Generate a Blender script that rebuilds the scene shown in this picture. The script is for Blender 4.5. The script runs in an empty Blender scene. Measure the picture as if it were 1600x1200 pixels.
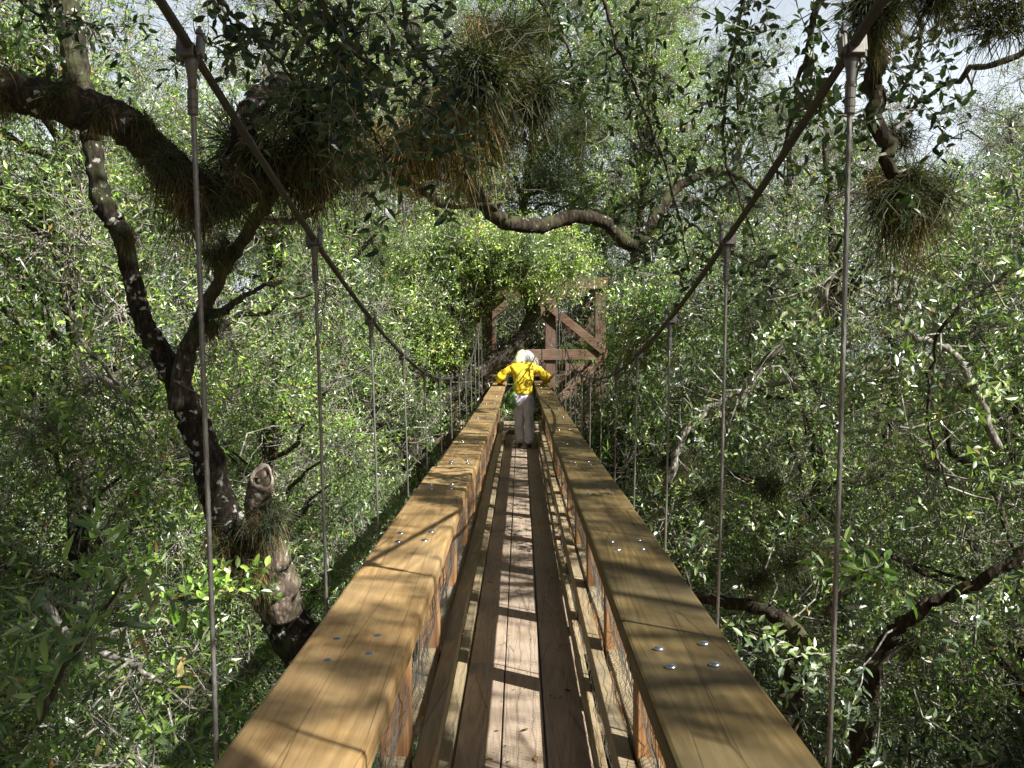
import bpy, bmesh, math, random
import numpy as np
from mathutils import Vector, Matrix
R = math.radians
rng = np.random.default_rng(7)
rnd = random.Random(11)
S = bpy.context.scene
COL = S.collection
F = 1500.0            # focal length in pixels of the 1600 px wide photograph
EYE = 8.0             # eye height over the forest floor
H_DECK = 1.65         # eye height over the deck
H_CAP = 0.65          # eye height over the handrail cap
PITCH, YAW = math.atan(60 / F), math.atan(13 / F)
SUN = Vector((.826 * math.cos(R(42.3)), -.563 * math.cos(R(42.3)), math.sin(R(42.3)))).normalized()
END = 17.75

# ---------------------------------------------------------------- camera, light
cam = bpy.data.cameras.new('camera'); camo = bpy.data.objects.new('camera', cam); COL.objects.link(camo)
camo.location = (0, 0, EYE); camo.rotation_euler = (math.pi / 2 - PITCH, 0, YAW)
cam.sensor_width = 36; cam.lens = 36 * F / 1600; cam.clip_end = 2000; cam.clip_start = .05
S.camera = camo
CM = camo.rotation_euler.to_matrix()
def W(px, py, d):
    """a point seen at photo position px, py and standing d metres ahead along the walkway"""
    v = CM @ Vector(((px - 800) / F, (600 - py) / F, -1))
    v *= d / v.y
    return Vector((v.x, v.y, v.z + EYE))
w = bpy.data.worlds.new('World'); S.world = w; w.use_nodes = True
nt = w.node_tree; bg = nt.nodes['Background']
sky = nt.nodes.new('ShaderNodeTexSky'); sky.sky_type = 'NISHITA'; sky.sun_disc = False
sky.sun_elevation = R(42.3); sky.sun_rotation = math.atan2(.826, -.563)
sky.air_density = 1.2; sky.dust_density = 5
nt.links.new(sky.outputs[0], bg.inputs[0]); bg.inputs[1].default_value = .055
# bright thin cloud and haze low in the sky, broken by blue higher up
tc = nt.nodes.new('ShaderNodeTexCoord'); sx = nt.nodes.new('ShaderNodeSeparateXYZ'); nt.links.new(tc.outputs['Generated'], sx.inputs[0])
nz = nt.nodes.new('ShaderNodeTexNoise'); nz.inputs['Scale'].default_value = 5; nz.inputs['Detail'].default_value = 6; nt.links.new(tc.outputs['Generated'], nz.inputs['Vector'])
ad = nt.nodes.new('ShaderNodeMath'); ad.operation = 'MULTIPLY_ADD'; ad.inputs[1].default_value = -.5; nt.links.new(nz.outputs['Fac'], ad.inputs[0]); nt.links.new(sx.outputs['Z'], ad.inputs[2])
hr_ = nt.nodes.new('ShaderNodeMapRange'); hr_.inputs['From Min'].default_value = .34; hr_.inputs['From Max'].default_value = 0.0; nt.links.new(ad.outputs[0], hr_.inputs['Value'])
b2 = nt.nodes.new('ShaderNodeBackground'); b2.inputs[0].default_value = (.86, .93, 1, 1); ms_ = nt.nodes.new('ShaderNodeMath'); ms_.operation = 'MULTIPLY'; ms_.inputs[1].default_value = 1.0
fw = nt.nodes.new('ShaderNodeMapRange'); fw.inputs['From Min'].default_value = .55; fw.inputs['From Max'].default_value = .85; nt.links.new(sx.outputs['Y'], fw.inputs['Value'])
nt.links.new(fw.outputs[0], ms_.inputs[1]); nt.links.new(hr_.outputs[0], ms_.inputs[0]); nt.links.new(ms_.outputs[0], b2.inputs[1])
ash = nt.nodes.new('ShaderNodeAddShader'); nt.links.new(bg.outputs[0], ash.inputs[0]); nt.links.new(b2.outputs[0], ash.inputs[1]); nt.links.new(ash.outputs[0], nt.nodes['World Output'].inputs[0])
sl = bpy.data.lights.new('sun', 'SUN'); sl.energy = 9.0; sl.angle = R(.5); sl.color = (1, .965, .90)
so = bpy.data.objects.new('sun', sl); COL.objects.link(so)
so.rotation_euler = SUN.to_track_quat('Z', 'Y').to_euler()
S.view_settings.view_transform = 'Standard'; S.view_settings.look = 'None'; S.view_settings.exposure = 0
S.cycles.max_bounces = 7; S.cycles.transparent_max_bounces = 8
S.cycles.diffuse_bounces = 2; S.cycles.glossy_bounces = 2; S.cycles.transmission_bounces = 4

# ---------------------------------------------------------------- object helpers
def tag(o, label=None, cat=None, group=None, kind=None):
    if label: o['label'] = label
    if cat: o['category'] = cat
    if group: o['group'] = group
    if kind: o['kind'] = kind
    return o
def empty(name, loc=(0, 0, 0), rz=0):
    o = bpy.data.objects.new(name, None); COL.objects.link(o); o.empty_display_size = .2
    o.location = loc; o.rotation_euler = (0, 0, rz); return o
def link(name, me, parent=None, mat=None):
    o = bpy.data.objects.new(name, me); COL.objects.link(o)
    if parent:
        o.parent = parent
    if mat and not me.materials: me.materials.append(mat)
    return o
def copy_tree(o, parent=None):
    c = o.copy(); COL.objects.link(c); c.parent = parent
    for ch in [x for x in bpy.data.objects if x.parent == o]:
        copy_tree(ch, c)
    return c
def np_mesh(name, V, faces_flat, sizes, smooth=False):
    me = bpy.data.meshes.new(name)
    V = np.ascontiguousarray(V, dtype=np.float32)
    me.vertices.add(len(V)); me.vertices.foreach_set('co', V.ravel())
    faces_flat = np.ascontiguousarray(faces_flat, dtype=np.int32); sizes = np.asarray(sizes, dtype=np.int32)
    me.loops.add(len(faces_flat)); me.loops.foreach_set('vertex_index', faces_flat)
    me.polygons.add(len(sizes))
    starts = np.concatenate([[0], np.cumsum(sizes)[:-1]]).astype(np.int32)
    me.polygons.foreach_set('loop_start', starts)
    me.polygons.foreach_set('use_smooth', np.full(len(sizes), smooth))
    me.update(calc_edges=True); me.validate()
    return me
class MB:
    """collects shapes and links them as one mesh"""
    def __init__(s): s.v = []; s.f = []; s.sm = []
    def add(s, vs, fs, smooth=False):
        n = len(s.v); s.v += [tuple(v) for v in vs]; s.f += [tuple(i + n for i in f) for f in fs]; s.sm += [smooth] * len(fs)
    def box(s, c, size, rot=None):
        c = Vector(c); h = Vector(size) / 2; m = rot or Matrix.Identity(3)
        vs = [c + m @ Vector((h.x * a, h.y * b, h.z * d)) for a in (-1, 1) for b in (-1, 1) for d in (-1, 1)]
        s.add(vs, [(0, 1, 3, 2), (4, 6, 7, 5), (0, 4, 5, 1), (2, 3, 7, 6), (0, 2, 6, 4), (1, 5, 7, 3)])
    def bar(s, a, b, w_, t_, up=(0, 0, 1)):
        a, b = Vector(a), Vector(b); d = (b - a); L = d.length; d.normalize()
        u = Vector(up); x = d.cross(u)
        if x.length < 1e-4: x = d.cross(Vector((0, 1, 0)))
        x.normalize(); z = x.cross(d).normalized()
        m = Matrix((x, d, z)).transposed()
        s.box((a + b) / 2, (w_, L, t_), m)
    def tube(s, pts, rad, n=8, lobes=0, amp=.15, pitch=.1, cap=True, smooth=True, bump=0, seed=0):
        pts = [Vector(p) for p in pts]
        if not hasattr(rad, '__len__'): rad = [rad] * len(pts)
        vs = []; prev = None; dist = 0; rr = random.Random(seed)
        for i, p in enumerate(pts):
            t = (pts[min(i + 1, len(pts) - 1)] - pts[max(i - 1, 0)]).normalized()
            if prev is None:
                x = t.cross(Vector((0, 0, 1)))
                if x.length < .1: x = t.cross(Vector((0, 1, 0)))
            else: x = prev - t * prev.dot(t)
            x.normalize(); prev = x; y = t.cross(x)
            if i: dist += (p - pts[i - 1]).length
            for k in range(n):
                a = 2 * math.pi * k / n
                r = rad[i]
                if lobes: r *= 1 + amp * math.cos(lobes * (a - 2 * math.pi * dist / pitch))
                if bump: r *= 1 + bump * (rr.random() - .5)
                vs.append(p + x * math.cos(a) * r + y * math.sin(a) * r)
        fs = [(i * n + k, i * n + (k + 1) % n, (i + 1) * n + (k + 1) % n, (i + 1) * n + k) for i in range(len(pts) - 1) for k in range(n)]
        if cap: fs += [tuple(range(n))[::-1], tuple((len(pts) - 1) * n + k for k in range(n))]
        s.add(vs, fs, smooth)
    def build(s, name, mat, parent=None, bevel=0, origin=None):
        me = bpy.data.meshes.new(name)
        off = Vector(origin) if origin is not None else Vector((0, 0, 0))
        me.from_pydata([tuple(Vector(v) - off) for v in s.v], [], s.f); me.polygons.foreach_set('use_smooth', s.sm); me.update()
        o = link(name, me, parent, mat)
        o.location = off
        if bevel:
            b = o.modifiers.new('bevel', 'BEVEL'); b.width = bevel; b.segments = 2; b.limit_method = 'ANGLE'
        return o
def spline(pts, sub=6, wob=0, seed=0):
    """Catmull-Rom through points (x,y,z[,r]) with an optional wobble"""
    P = [np.array(p, float) for p in pts]; P = [2 * P[0] - P[1]] + P + [2 * P[-1] - P[-2]]
    out = []; r = np.random.default_rng(seed)
    for i in range(1, len(P) - 2):
        for k in range(sub):
            t = k / sub
            out.append(.5 * ((2 * P[i]) + (-P[i - 1] + P[i + 1]) * t + (2 * P[i - 1] - 5 * P[i] + 4 * P[i + 1] - P[i + 2]) * t * t + (-P[i - 1] + 3 * P[i] - 3 * P[i + 1] + P[i + 2]) * t ** 3))
    out.append(P[-2]); out = np.array(out)
    if wob: out[1:-1, :3] += r.normal(0, wob, (len(out) - 2, 3))
    return out

# ---------------------------------------------------------------- materials
def mat(name):
    m = bpy.data.materials.new(name); m.use_nodes = True
    return m, m.node_tree, m.node_tree.nodes['Principled BSDF']
def N(nt, t, **kw):
    n = nt.nodes.new(t)
    for k, v in kw.items():
        if k in n.inputs.keys() if isinstance(k, str) else False: n.inputs[k].default_value = v
        else: setattr(n, k, v)
    return n
def ramp(nt, fac, stops):
    r = nt.nodes.new('ShaderNodeValToRGB'); e = r.color_ramp.elements
    while len(e) < len(stops): e.new(.5)
    for i, (p, c) in enumerate(stops):
        e[i].position = p; e[i].color = (*c, 1)
    nt.links.new(fac, r.inputs[0]); return r.outputs[0]
def mixc(nt, fac, a, b, mode='MIX'):
    m = nt.nodes.new('ShaderNodeMix'); m.data_type = 'RGBA'; m.blend_type = mode
    for sock, val in ((m.inputs[0], fac), (m.inputs[6], a), (m.inputs[7], b)):
        if isinstance(val, (int, float)): sock.default_value = val
        elif isinstance(val, tuple): sock.default_value = (*val, 1)
        else: nt.links.new(val, sock)
    return m.outputs[2]
def vmap(nt, src, scale):
    m = nt.nodes.new('ShaderNodeMapping'); m.inputs['Scale'].default_value = scale
    nt.links.new(src, m.inputs[0]); return m.outputs[0]
def noise(nt, vec, scale, detail=4, rough=.55, dist=0):
    n = nt.nodes.new('ShaderNodeTexNoise'); n.inputs['Scale'].default_value = scale; n.inputs['Detail'].default_value = detail
    n.inputs['Roughness'].default_value = rough; n.inputs['Distortion'].default_value = dist
    if vec: nt.links.new(vec, n.inputs['Vector'])
    return n.outputs['Fac']
def coords(nt):
    """object coordinates pushed apart by the object's own random number"""
    tc = nt.nodes.new('ShaderNodeTexCoord'); oi = nt.nodes.new('ShaderNodeObjectInfo')
    mu = nt.nodes.new('ShaderNodeMath'); mu.operation = 'MULTIPLY'; mu.inputs[1].default_value = 37
    nt.links.new(oi.outputs['Random'], mu.inputs[0])
    ad = nt.nodes.new('ShaderNodeVectorMath'); ad.operation = 'ADD'
    nt.links.new(tc.outputs['Object'], ad.inputs[0]); nt.links.new(mu.outputs[0], ad.inputs[1])
    return ad.outputs[0], oi.outputs['Random']
def bumpn(nt, bs, h, strength, dist=.01):
    b = nt.nodes.new('ShaderNodeBump'); b.inputs['Strength'].default_value = strength; b.inputs['Distance'].default_value = dist
    nt.links.new(h, b.inputs['Height']); nt.links.new(b.outputs[0], bs.inputs['Normal'])

def wood(name, c0, c1, c2, rough=.7, along='Y', grey=(.3, .28, .25), greyamt=.3, rings=1.0):
    m, nt, bs = mat(name); v, rn = coords(nt)
    st = {'Y': (1, .09, 1), 'Z': (1, 1, .09), 'X': (.09, 1, 1)}[along]
    vs = vmap(nt, v, st)
    # growth rings: cathedral figure
    fg = noise(nt, vs, 5.5, 1.5, .4, .3)
    mm = nt.nodes.new('ShaderNodeMath'); mm.operation = 'MULTIPLY'; mm.inputs[1].default_value = 95; nt.links.new(fg, mm.inputs[0])
    sn = nt.nodes.new('ShaderNodeMath'); sn.operation = 'SINE'; nt.links.new(mm.outputs[0], sn.inputs[0])
    wv = nt.nodes.new('ShaderNodeMapRange'); wv.inputs['From Min'].default_value = -1; nt.links.new(sn.outputs[0], wv.inputs['Value'])
    n1 = noise(nt, vs, 60, 5, .6); n2 = noise(nt, v, 2.3, 4); n3 = noise(nt, vmap(nt, v, tuple(.04 if s < .5 else 1 for s in st)), 190, 3)
    c = ramp(nt, wv.outputs[0], [(0, c0), (.55, c1), (1, c2)])
    c = mixc(nt, .5, c, ramp(nt, n1, [(.3, c0), (.7, c2)]))
    c = mixc(nt, 1.0, c, ramp(nt, n3, [(.3, (.72, .70, .68)), (.5, (1, 1, 1))]), 'MULTIPLY')
    g = nt.nodes.new('ShaderNodeMath'); g.operation = 'MULTIPLY'; g.inputs[1].default_value = greyamt * 2
    gn = ramp(nt, n2, [(.38, (0, 0, 0)), (.68, (1, 1, 1))]); nt.links.new(gn, g.inputs[0])
    c = mixc(nt, g.outputs[0], c, grey)
    # tone of each board
    tone = ramp(nt, rn, [(0, (.8, .8, .8)), (1, (1.12, 1.1, 1.08))]); c = mixc(nt, 1.0, c, tone, 'MULTIPLY')
    # drying cracks
    ck = nt.nodes.new('ShaderNodeTexVoronoi'); ck.feature = 'DISTANCE_TO_EDGE'; ck.inputs['Scale'].default_value = 9
    nt.links.new(vmap(nt, v, tuple(.06 if s < .5 else 1.2 for s in st)), ck.inputs['Vector'])
    ckm = ramp(nt, ck.outputs['Distance'], [(.004, (.25, .22, .2)), (.012, (1, 1, 1))])
    c = mixc(nt, .55, c, mixc(nt, 1.0, c, ckm, 'MULTIPLY'))
    nt.links.new(c, bs.inputs['Base Color']); bs.inputs['Roughness'].default_value = rough
    bs.inputs['Specular IOR Level'].default_value = .25
    hm = mixc(nt, .5, wv.outputs[0], n1); bumpn(nt, bs, hm, .22, .002)
    return m
M = {}
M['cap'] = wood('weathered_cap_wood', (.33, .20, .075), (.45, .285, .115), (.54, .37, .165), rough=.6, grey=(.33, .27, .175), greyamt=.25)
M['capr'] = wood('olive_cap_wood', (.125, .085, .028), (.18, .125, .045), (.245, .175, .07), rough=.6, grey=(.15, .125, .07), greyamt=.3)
M['deck'] = wood('grey_deck_wood', (.38, .29, .205), (.47, .37, .275), (.55, .45, .345), rough=.75, grey=(.50, .42, .34), greyamt=.3)
M['mid'] = wood('pale_rail_wood', (.36, .27, .15), (.47, .36, .21), (.55, .45, .28), grey=(.38, .34, .24), greyamt=.3)
M['post'] = wood('orange_post_wood', (.30, .13, .045), (.46, .24, .09), (.58, .33, .14), along='Z', greyamt=.1)
M['tower'] = wood('red_brown_timber', (.065, .038, .026), (.125, .072, .047), (.23, .14, .092), along='Z', grey=(.33, .25, .2), greyamt=.25)
M['towerb'] = wood('red_brown_beam', (.095, .054, .035), (.17, .10, .064), (.29, .18, .12), along='X', grey=(.36, .28, .22), greyamt=.25)

def metal(name, c, rough=.45, met=.8):
    m, nt, bs = mat(name); v, rn = coords(nt)
    n = noise(nt, v, 60, 4); n2 = noise(nt, v, 6, 3)
    col = ramp(nt, n, [(.3, tuple(x * .6 for x in c)), (.7, c)])
    col = mixc(nt, .25, col, ramp(nt, n2, [(.45, c), (.7, (.16, .13, .09))]))
    nt.links.new(col, bs.inputs['Base Color']); bs.inputs['Metallic'].default_value = met; bs.inputs['Roughness'].default_value = rough
    bumpn(nt, bs, n, .2, .001); return m
M['rope'] = metal('galvanised_wire_rope', (.34, .34, .32), .45, .5)
M['cable'] = metal('dark_wire_cable', (.075, .07, .06), .7, .3)
M['clamp'] = metal('dull_zinc_casting', (.20, .195, .18), .5, .55)
M['bolt'] = metal('bright_bolt_zinc', (.75, .77, .80), .25, .9)
M['mesh'] = metal('mesh_wire', (.36, .35, .33), .45, .6)

def leafmat(name, cols, trans=.35, rough=.36, spec=.6, var=(.55, 1.35)):
    m, nt, bs = mat(name)
    ge = nt.nodes.new('ShaderNodeNewGeometry'); rn = ge.outputs['Random Per Island']
    c = ramp(nt, rn, cols)
    mu = nt.nodes.new('ShaderNodeMath'); mu.operation = 'MULTIPLY'; mu.inputs[1].default_value = 91.7
    fr = nt.nodes.new('ShaderNodeMath'); fr.operation = 'FRACT'; nt.links.new(rn, mu.inputs[0]); nt.links.new(mu.outputs[0], fr.inputs[0])
    c = mixc(nt, 1.0, c, ramp(nt, fr.outputs[0], [(0, (var[0],) * 3), (1, (var[1],) * 3)]), 'MULTIPLY')
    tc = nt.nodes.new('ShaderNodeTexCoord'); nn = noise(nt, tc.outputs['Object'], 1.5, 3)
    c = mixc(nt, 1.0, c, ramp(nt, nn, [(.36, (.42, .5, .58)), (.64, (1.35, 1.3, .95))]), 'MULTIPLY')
    oi = nt.nodes.new('ShaderNodeObjectInfo')
    c = mixc(nt, 1.0, c, ramp(nt, oi.outputs['Random'], [(0, (.8, .85, .85)), (1, (1.15, 1.1, 1))]), 'MULTIPLY')
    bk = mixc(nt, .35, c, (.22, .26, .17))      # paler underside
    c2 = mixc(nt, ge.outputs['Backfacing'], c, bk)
    nt.links.new(c2, bs.inputs['Base Color']); bs.inputs['Roughness'].default_value = rough; bs.inputs['Specular IOR Level'].default_value = spec
    if spec >= .99: bs.inputs['Coat Weight'].default_value = .8; bs.inputs['Coat Roughness'].default_value = .38; bs.inputs['Coat IOR'].default_value = 1.75
    tr = nt.nodes.new('ShaderNodeBsdfTranslucent')
    tcx = mixc(nt, 1.0, c, (1.5, 1.9, .55), 'MULTIPLY'); nt.links.new(tcx, tr.inputs['Color'])
    mx = nt.nodes.new('ShaderNodeMixShader'); mx.inputs[0].default_value = trans
    nt.links.new(bs.outputs[0], mx.inputs[1]); nt.links.new(tr.outputs[0], mx.inputs[2])
    nt.links.new(mx.outputs[0], nt.nodes['Material Output'].inputs[0])
    return m
M['leaf_l'] = leafmat('bright_oak_leaves', [(0, (.035, .085, .01)), (.3, (.14, .28, .035)), (.65, (.31, .50, .08)), (.9, (.48, .64, .18)), (.97, (.66, .70, .42)), (.985, (.72, .42, .05)), (1, (.40, .18, .06))], trans=.24, spec=1.0, rough=.42)  # the few whitish leaves are sun glints put into the colour
M['leaf_r'] = leafmat('dark_glossy_leaves', [(0, (.035, .065, .03)), (.35, (.11, .19, .065)), (.7, (.25, .36, .14)), (.9, (.42, .52, .28)), (.98, (.58, .62, .46)), (.99, (.5, .38, .12)), (1, (.5, .3, .07))], rough=.42, spec=1.0, trans=.2)  # palest stop paints glints on a few leaves
M['leaf_f'] = leafmat('pale_backdrop_leaves', [(0, (.07, .14, .015)), (.3, (.26, .42, .06)), (.65, (.50, .68, .14)), (.9, (.68, .80, .30)), (.98, (.80, .82, .52)), (1, (.8, .48, .07))], rough=.42, trans=.24, spec=1.0)  # near-white stop stands in for glinting leaves
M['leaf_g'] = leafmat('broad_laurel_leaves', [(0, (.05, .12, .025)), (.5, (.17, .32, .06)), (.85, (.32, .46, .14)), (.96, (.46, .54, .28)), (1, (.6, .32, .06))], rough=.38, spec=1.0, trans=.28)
M['leaf_d'] = leafmat('shade_dark_leaves', [(0, (.02, .042, .016)), (.6, (.035, .07, .024)), (.97, (.07, .12, .04)), (1, (.3, .25, .05))], rough=.3, spec=.6, trans=.22)  # shade put into the colour, for boughs and thickets in shadow
M['blade_g'] = leafmat('green_air_plant_blades', [(0, (.016, .024, .008)), (.6, (.045, .055, .018)), (1, (.14, .14, .05))], trans=.25, rough=.5, spec=.3)
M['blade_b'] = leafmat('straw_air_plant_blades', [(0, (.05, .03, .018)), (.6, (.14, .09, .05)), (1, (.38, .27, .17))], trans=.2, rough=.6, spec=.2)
M['blade_s'] = leafmat('sunlit_straw_blades', [(0, (.2, .12, .06)), (.6, (.48, .34, .20)), (1, (.75, .6, .42))], trans=.25, rough=.6, spec=.2)  # sunlight put into the colour: brighter copy of the straw blades
M['moss'] = leafmat('grey_hanging_moss', [(0, (.16, .17, .13)), (1, (.30, .31, .25))], trans=.2, rough=.8, spec=.1)
M['palm'] = leafmat('palmetto_fans', [(0, (.07, .12, .03)), (1, (.16, .22, .06))], trans=.3, rough=.4)

def bark(name, c0, c1, lichen=.5, scale=1.0):
    m, nt, bs = mat(name); v, rn = coords(nt)
    vz = vmap(nt, v, (1, 1, .35))
    n1 = noise(nt, vz, 26 * scale, 6, .65); n2 = noise(nt, v, 5, 3)
    vo = nt.nodes.new('ShaderNodeTexVoronoi'); vo.inputs['Scale'].default_value = 38 * scale; nt.links.new(vz, vo.inputs['Vector'])
    c = ramp(nt, n1, [(.3, c0), (.7, c1)])
    c = mixc(nt, 1.0, c, ramp(nt, vo.outputs['Distance'], [(.1, (1.15, 1.15, 1.15)), (.55, (.45, .45, .45))]), 'MULTIPLY')
    c = mixc(nt, ramp(nt, n2, [(.5, (0, 0, 0)), (.62, (.7, .7, .7))]), c, (.085, .095, .045))
    # round pale lichen patches
    lv = nt.nodes.new('ShaderNodeTexVoronoi'); lv.inputs['Scale'].default_value = 14 * scale; lv.inputs['Randomness'].default_value = 1
    wv = nt.nodes.new('ShaderNodeVectorMath'); wv.operation = 'ADD'
    nn = nt.nodes.new('ShaderNodeTexNoise'); nn.inputs['Scale'].default_value = 30; nt.links.new(v, nn.inputs['Vector'])
    sc = nt.nodes.new('ShaderNodeVectorMath'); sc.operation = 'SCALE'; sc.inputs['Scale'].default_value = .09; nt.links.new(nn.outputs['Color'], sc.inputs[0])
    nt.links.new(v, wv.inputs[0]); nt.links.new(sc.outputs[0], wv.inputs[1]); nt.links.new(wv.outputs[0], lv.inputs['Vector'])
    gate = ramp(nt, noise(nt, v, 3.1, 2), [(.5 - .1 * lichen, (0, 0, 0)), (.56 - .1 * lichen, (1, 1, 1))])
    spot = ramp(nt, lv.outputs['Distance'], [(.12 + .12 * lichen, (1, 1, 1)), (.22 + .12 * lichen, (0, 0, 0))])
    mk = mixc(nt, 1.0, gate, spot, 'MULTIPLY')
    c = mixc(nt, mk, c, ramp(nt, n1, [(.3, (.36, .38, .33)), (.7, (.62, .63, .58))]))
    nt.links.new(c, bs.inputs['Base Color']); bs.inputs['Roughness'].default_value = .9; bs.inputs['Specular IOR Level'].default_value = .15
    h = mixc(nt, .5, n1, vo.outputs['Distance']); bumpn(nt, bs, h, .9, .02)
    return m
M['bark'] = bark('lichen_spotted_bark', (.03, .024, .019), (.10, .082, .064), .8)
M['bark2'] = bark('grey_oak_bark', (.075, .062, .048), (.21, .18, .145), .35)
M['stump'] = bark('pale_stump_bark', (.16, .12, .09), (.40, .32, .25), .75)
M['barkd'] = bark('dark_mossy_bark', (.04, .03, .022), (.10, .08, .055), .1)
M['twig'] = bark('pale_grey_twigs', (.36, .33, .28), (.74, .70, .63), .2)
m, nt, bs = mat('pale_cut_wood'); v, _ = coords(nt)
nt.links.new(ramp(nt, noise(nt, v, 20, 5), [(.3, (.26, .18, .13)), (.7, (.66, .60, .52))]), bs.inputs['Base Color']); bs.inputs['Roughness'].default_value = .9; M['cut'] = m
m, nt, bs = mat('shaded_hollow_wood'); v, _ = coords(nt)
nt.links.new(ramp(nt, noise(nt, v, 30, 5), [(.42, (.02, .012, .008)), (.6, (.26, .13, .07))]), bs.inputs['Base Color']); bs.inputs['Roughness'].default_value = 1; M['hollow'] = m  # brown wood mixed with the painted shade of the hole
m, nt, bs = mat('leaf_litter'); tc = nt.nodes.new('ShaderNodeTexCoord')
n1 = noise(nt, tc.outputs['Object'], 14, 8, .7); n2 = noise(nt, tc.outputs['Object'], .8, 4)
c = ramp(nt, n1, [(.3, (.035, .025, .016)), (.5, (.11, .075, .045)), (.7, (.23, .17, .11))])
c = mixc(nt, ramp(nt, n2, [(.5, (0, 0, 0)), (.65, (.6, .6, .6))]), c, (.05, .07, .025))
nt.links.new(c, bs.inputs['Base Color']); bs.inputs['Roughness'].default_value = .95; bumpn(nt, bs, n1, .9, .08); M['ground'] = m
def cloth(name, c, c2, scale=30):
    m, nt, bs = mat(name); v, _ = coords(nt)
    n = noise(nt, v, scale, 4); n2 = noise(nt, vmap(nt, v, (1, 1, .5)), 9, 3, .5, 1)
    nt.links.new(ramp(nt, n, [(.3, c), (.7, c2)]), bs.inputs['Base Color']); bs.inputs['Roughness'].default_value = .75
    bumpn(nt, bs, n2, .7, .03); return m
M['yellow'] = cloth('yellow_shell_fabric', (.72, .50, .015), (.85, .62, .04))
M['trouser'] = cloth('grey_blue_cotton', (.60, .60, .72), (.74, .74, .84))
M['hair'] = cloth('silver_hair', (.20, .19, .18), (.62, .61, .58), 90)
M['hood'] = cloth('sunlit_hood_yellow', (.80, .68, .35), (.86, .78, .5))  # sunlight put into the colour: hood fabric paler than the jacket
M['skin'] = cloth('skin', (.48, .28, .19), (.55, .34, .24))
M['shoe'] = cloth('brown_leather', (.05, .03, .025), (.12, .06, .045))
M['bag'] = cloth('green_woven_bag', (.06, .15, .03), (.18, .34, .08), 60)

# ---------------------------------------------------------------- walkway
def sag(y):
    t = min(max(y / END, -.15), 1); return -.05 * math.sin(math.pi * t)
DK = EYE - H_DECK
walk = empty('suspended_walkway', (0, END / 2, 0))
tag(walk, 'narrow wooden canopy walkway with broad bolted handrails, hung on wire cables', 'footbridge')
OFF = Vector((0, END / 2, 0))
def rel(o):                      # children keep world placement
    o.location = o.location - OFF; return o
def board(name, x0, x1, z0, z1, y0, y1, mt, bevel=.005, dz=lambda y: 0, warp=0, seed=0, parent=walk, n=None):
    n = n or max(2, int((y1 - y0) / .4)); vs = []; fs = []; rr = random.Random(seed)
    p1, p2 = rr.uniform(0, 6), rr.uniform(0, 6)
    for i in range(n + 1):
        y = y0 + (y1 - y0) * i / n; s_ = sag(y) + dz(y) + warp * math.sin(y * 1.7 + p1); xx = warp * math.sin(y * 1.1 + p2)
        vs += [(x0 + xx, y, z0 + s_), (x1 + xx, y, z0 + s_), (x1 + xx, y, z1 + s_), (x0 + xx, y, z1 + s_)]
    for i in range(n):
        a = i * 4
        for k in range(4): fs.append((a + k, a + (k + 1) % 4, a + 4 + (k + 1) % 4, a + 4 + k))
    fs += [(3, 2, 1, 0), tuple(n * 4 + k for k in range(4))]
    b = MB(); b.add(vs, [f[::-1] for f in fs])
    o = b.build(name, mt, parent, bevel, origin=((x0 + x1) / 2, (y0 + y1) / 2, (z0 + z1) / 2)); return rel(o)
# deck boards
joints = [-3.0, 1.4, 5.05, 8.7, 12.35, 15.2, END]
for col, (x0, x1) in enumerate(((-.268, -.083), (-.075, .103), (.111, .285))):
    js = [j + (0, .9, .35)[col] * (0 < k < 6) for k, j in enumerate(joints)]
    for a, b_ in zip(js[:-1], js[1:]):
        board('deck_board', x0, x1, DK - .042, DK, a + .002, b_ - .002, M['deck'], .004, warp=.0015, seed=int(a * 10) + col)
STN = [2.08 + 1.2 * n for n in range(-4, 14)]
cab_h = {-4: 2.08, -3: 1.68, -2: 1.29, -1: .94, 0: .635, 1: .36, 2: .125, 3: -.055, 4: -.195, 5: -.275, 6: -.315, 7: -.32, 8: -.29, 9: -.2, 10: -.03, 11: .21, 12: .52, 13: .92}
CT = [(2.08 + 1.2 * n, h) for n, h in cab_h.items()]
def cx(y): return .715 - .004 * min(y, 12)
nails = MB()
for y in STN:
    if y > END: continue
    s_ = sag(y)
    b = MB(); b.box((0, y, DK - .092 + s_), (1.36, .09, .095)); rel(b.build('cross_beam', M['mid'], walk, .004, origin=(0, y, DK - .092)))
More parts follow.
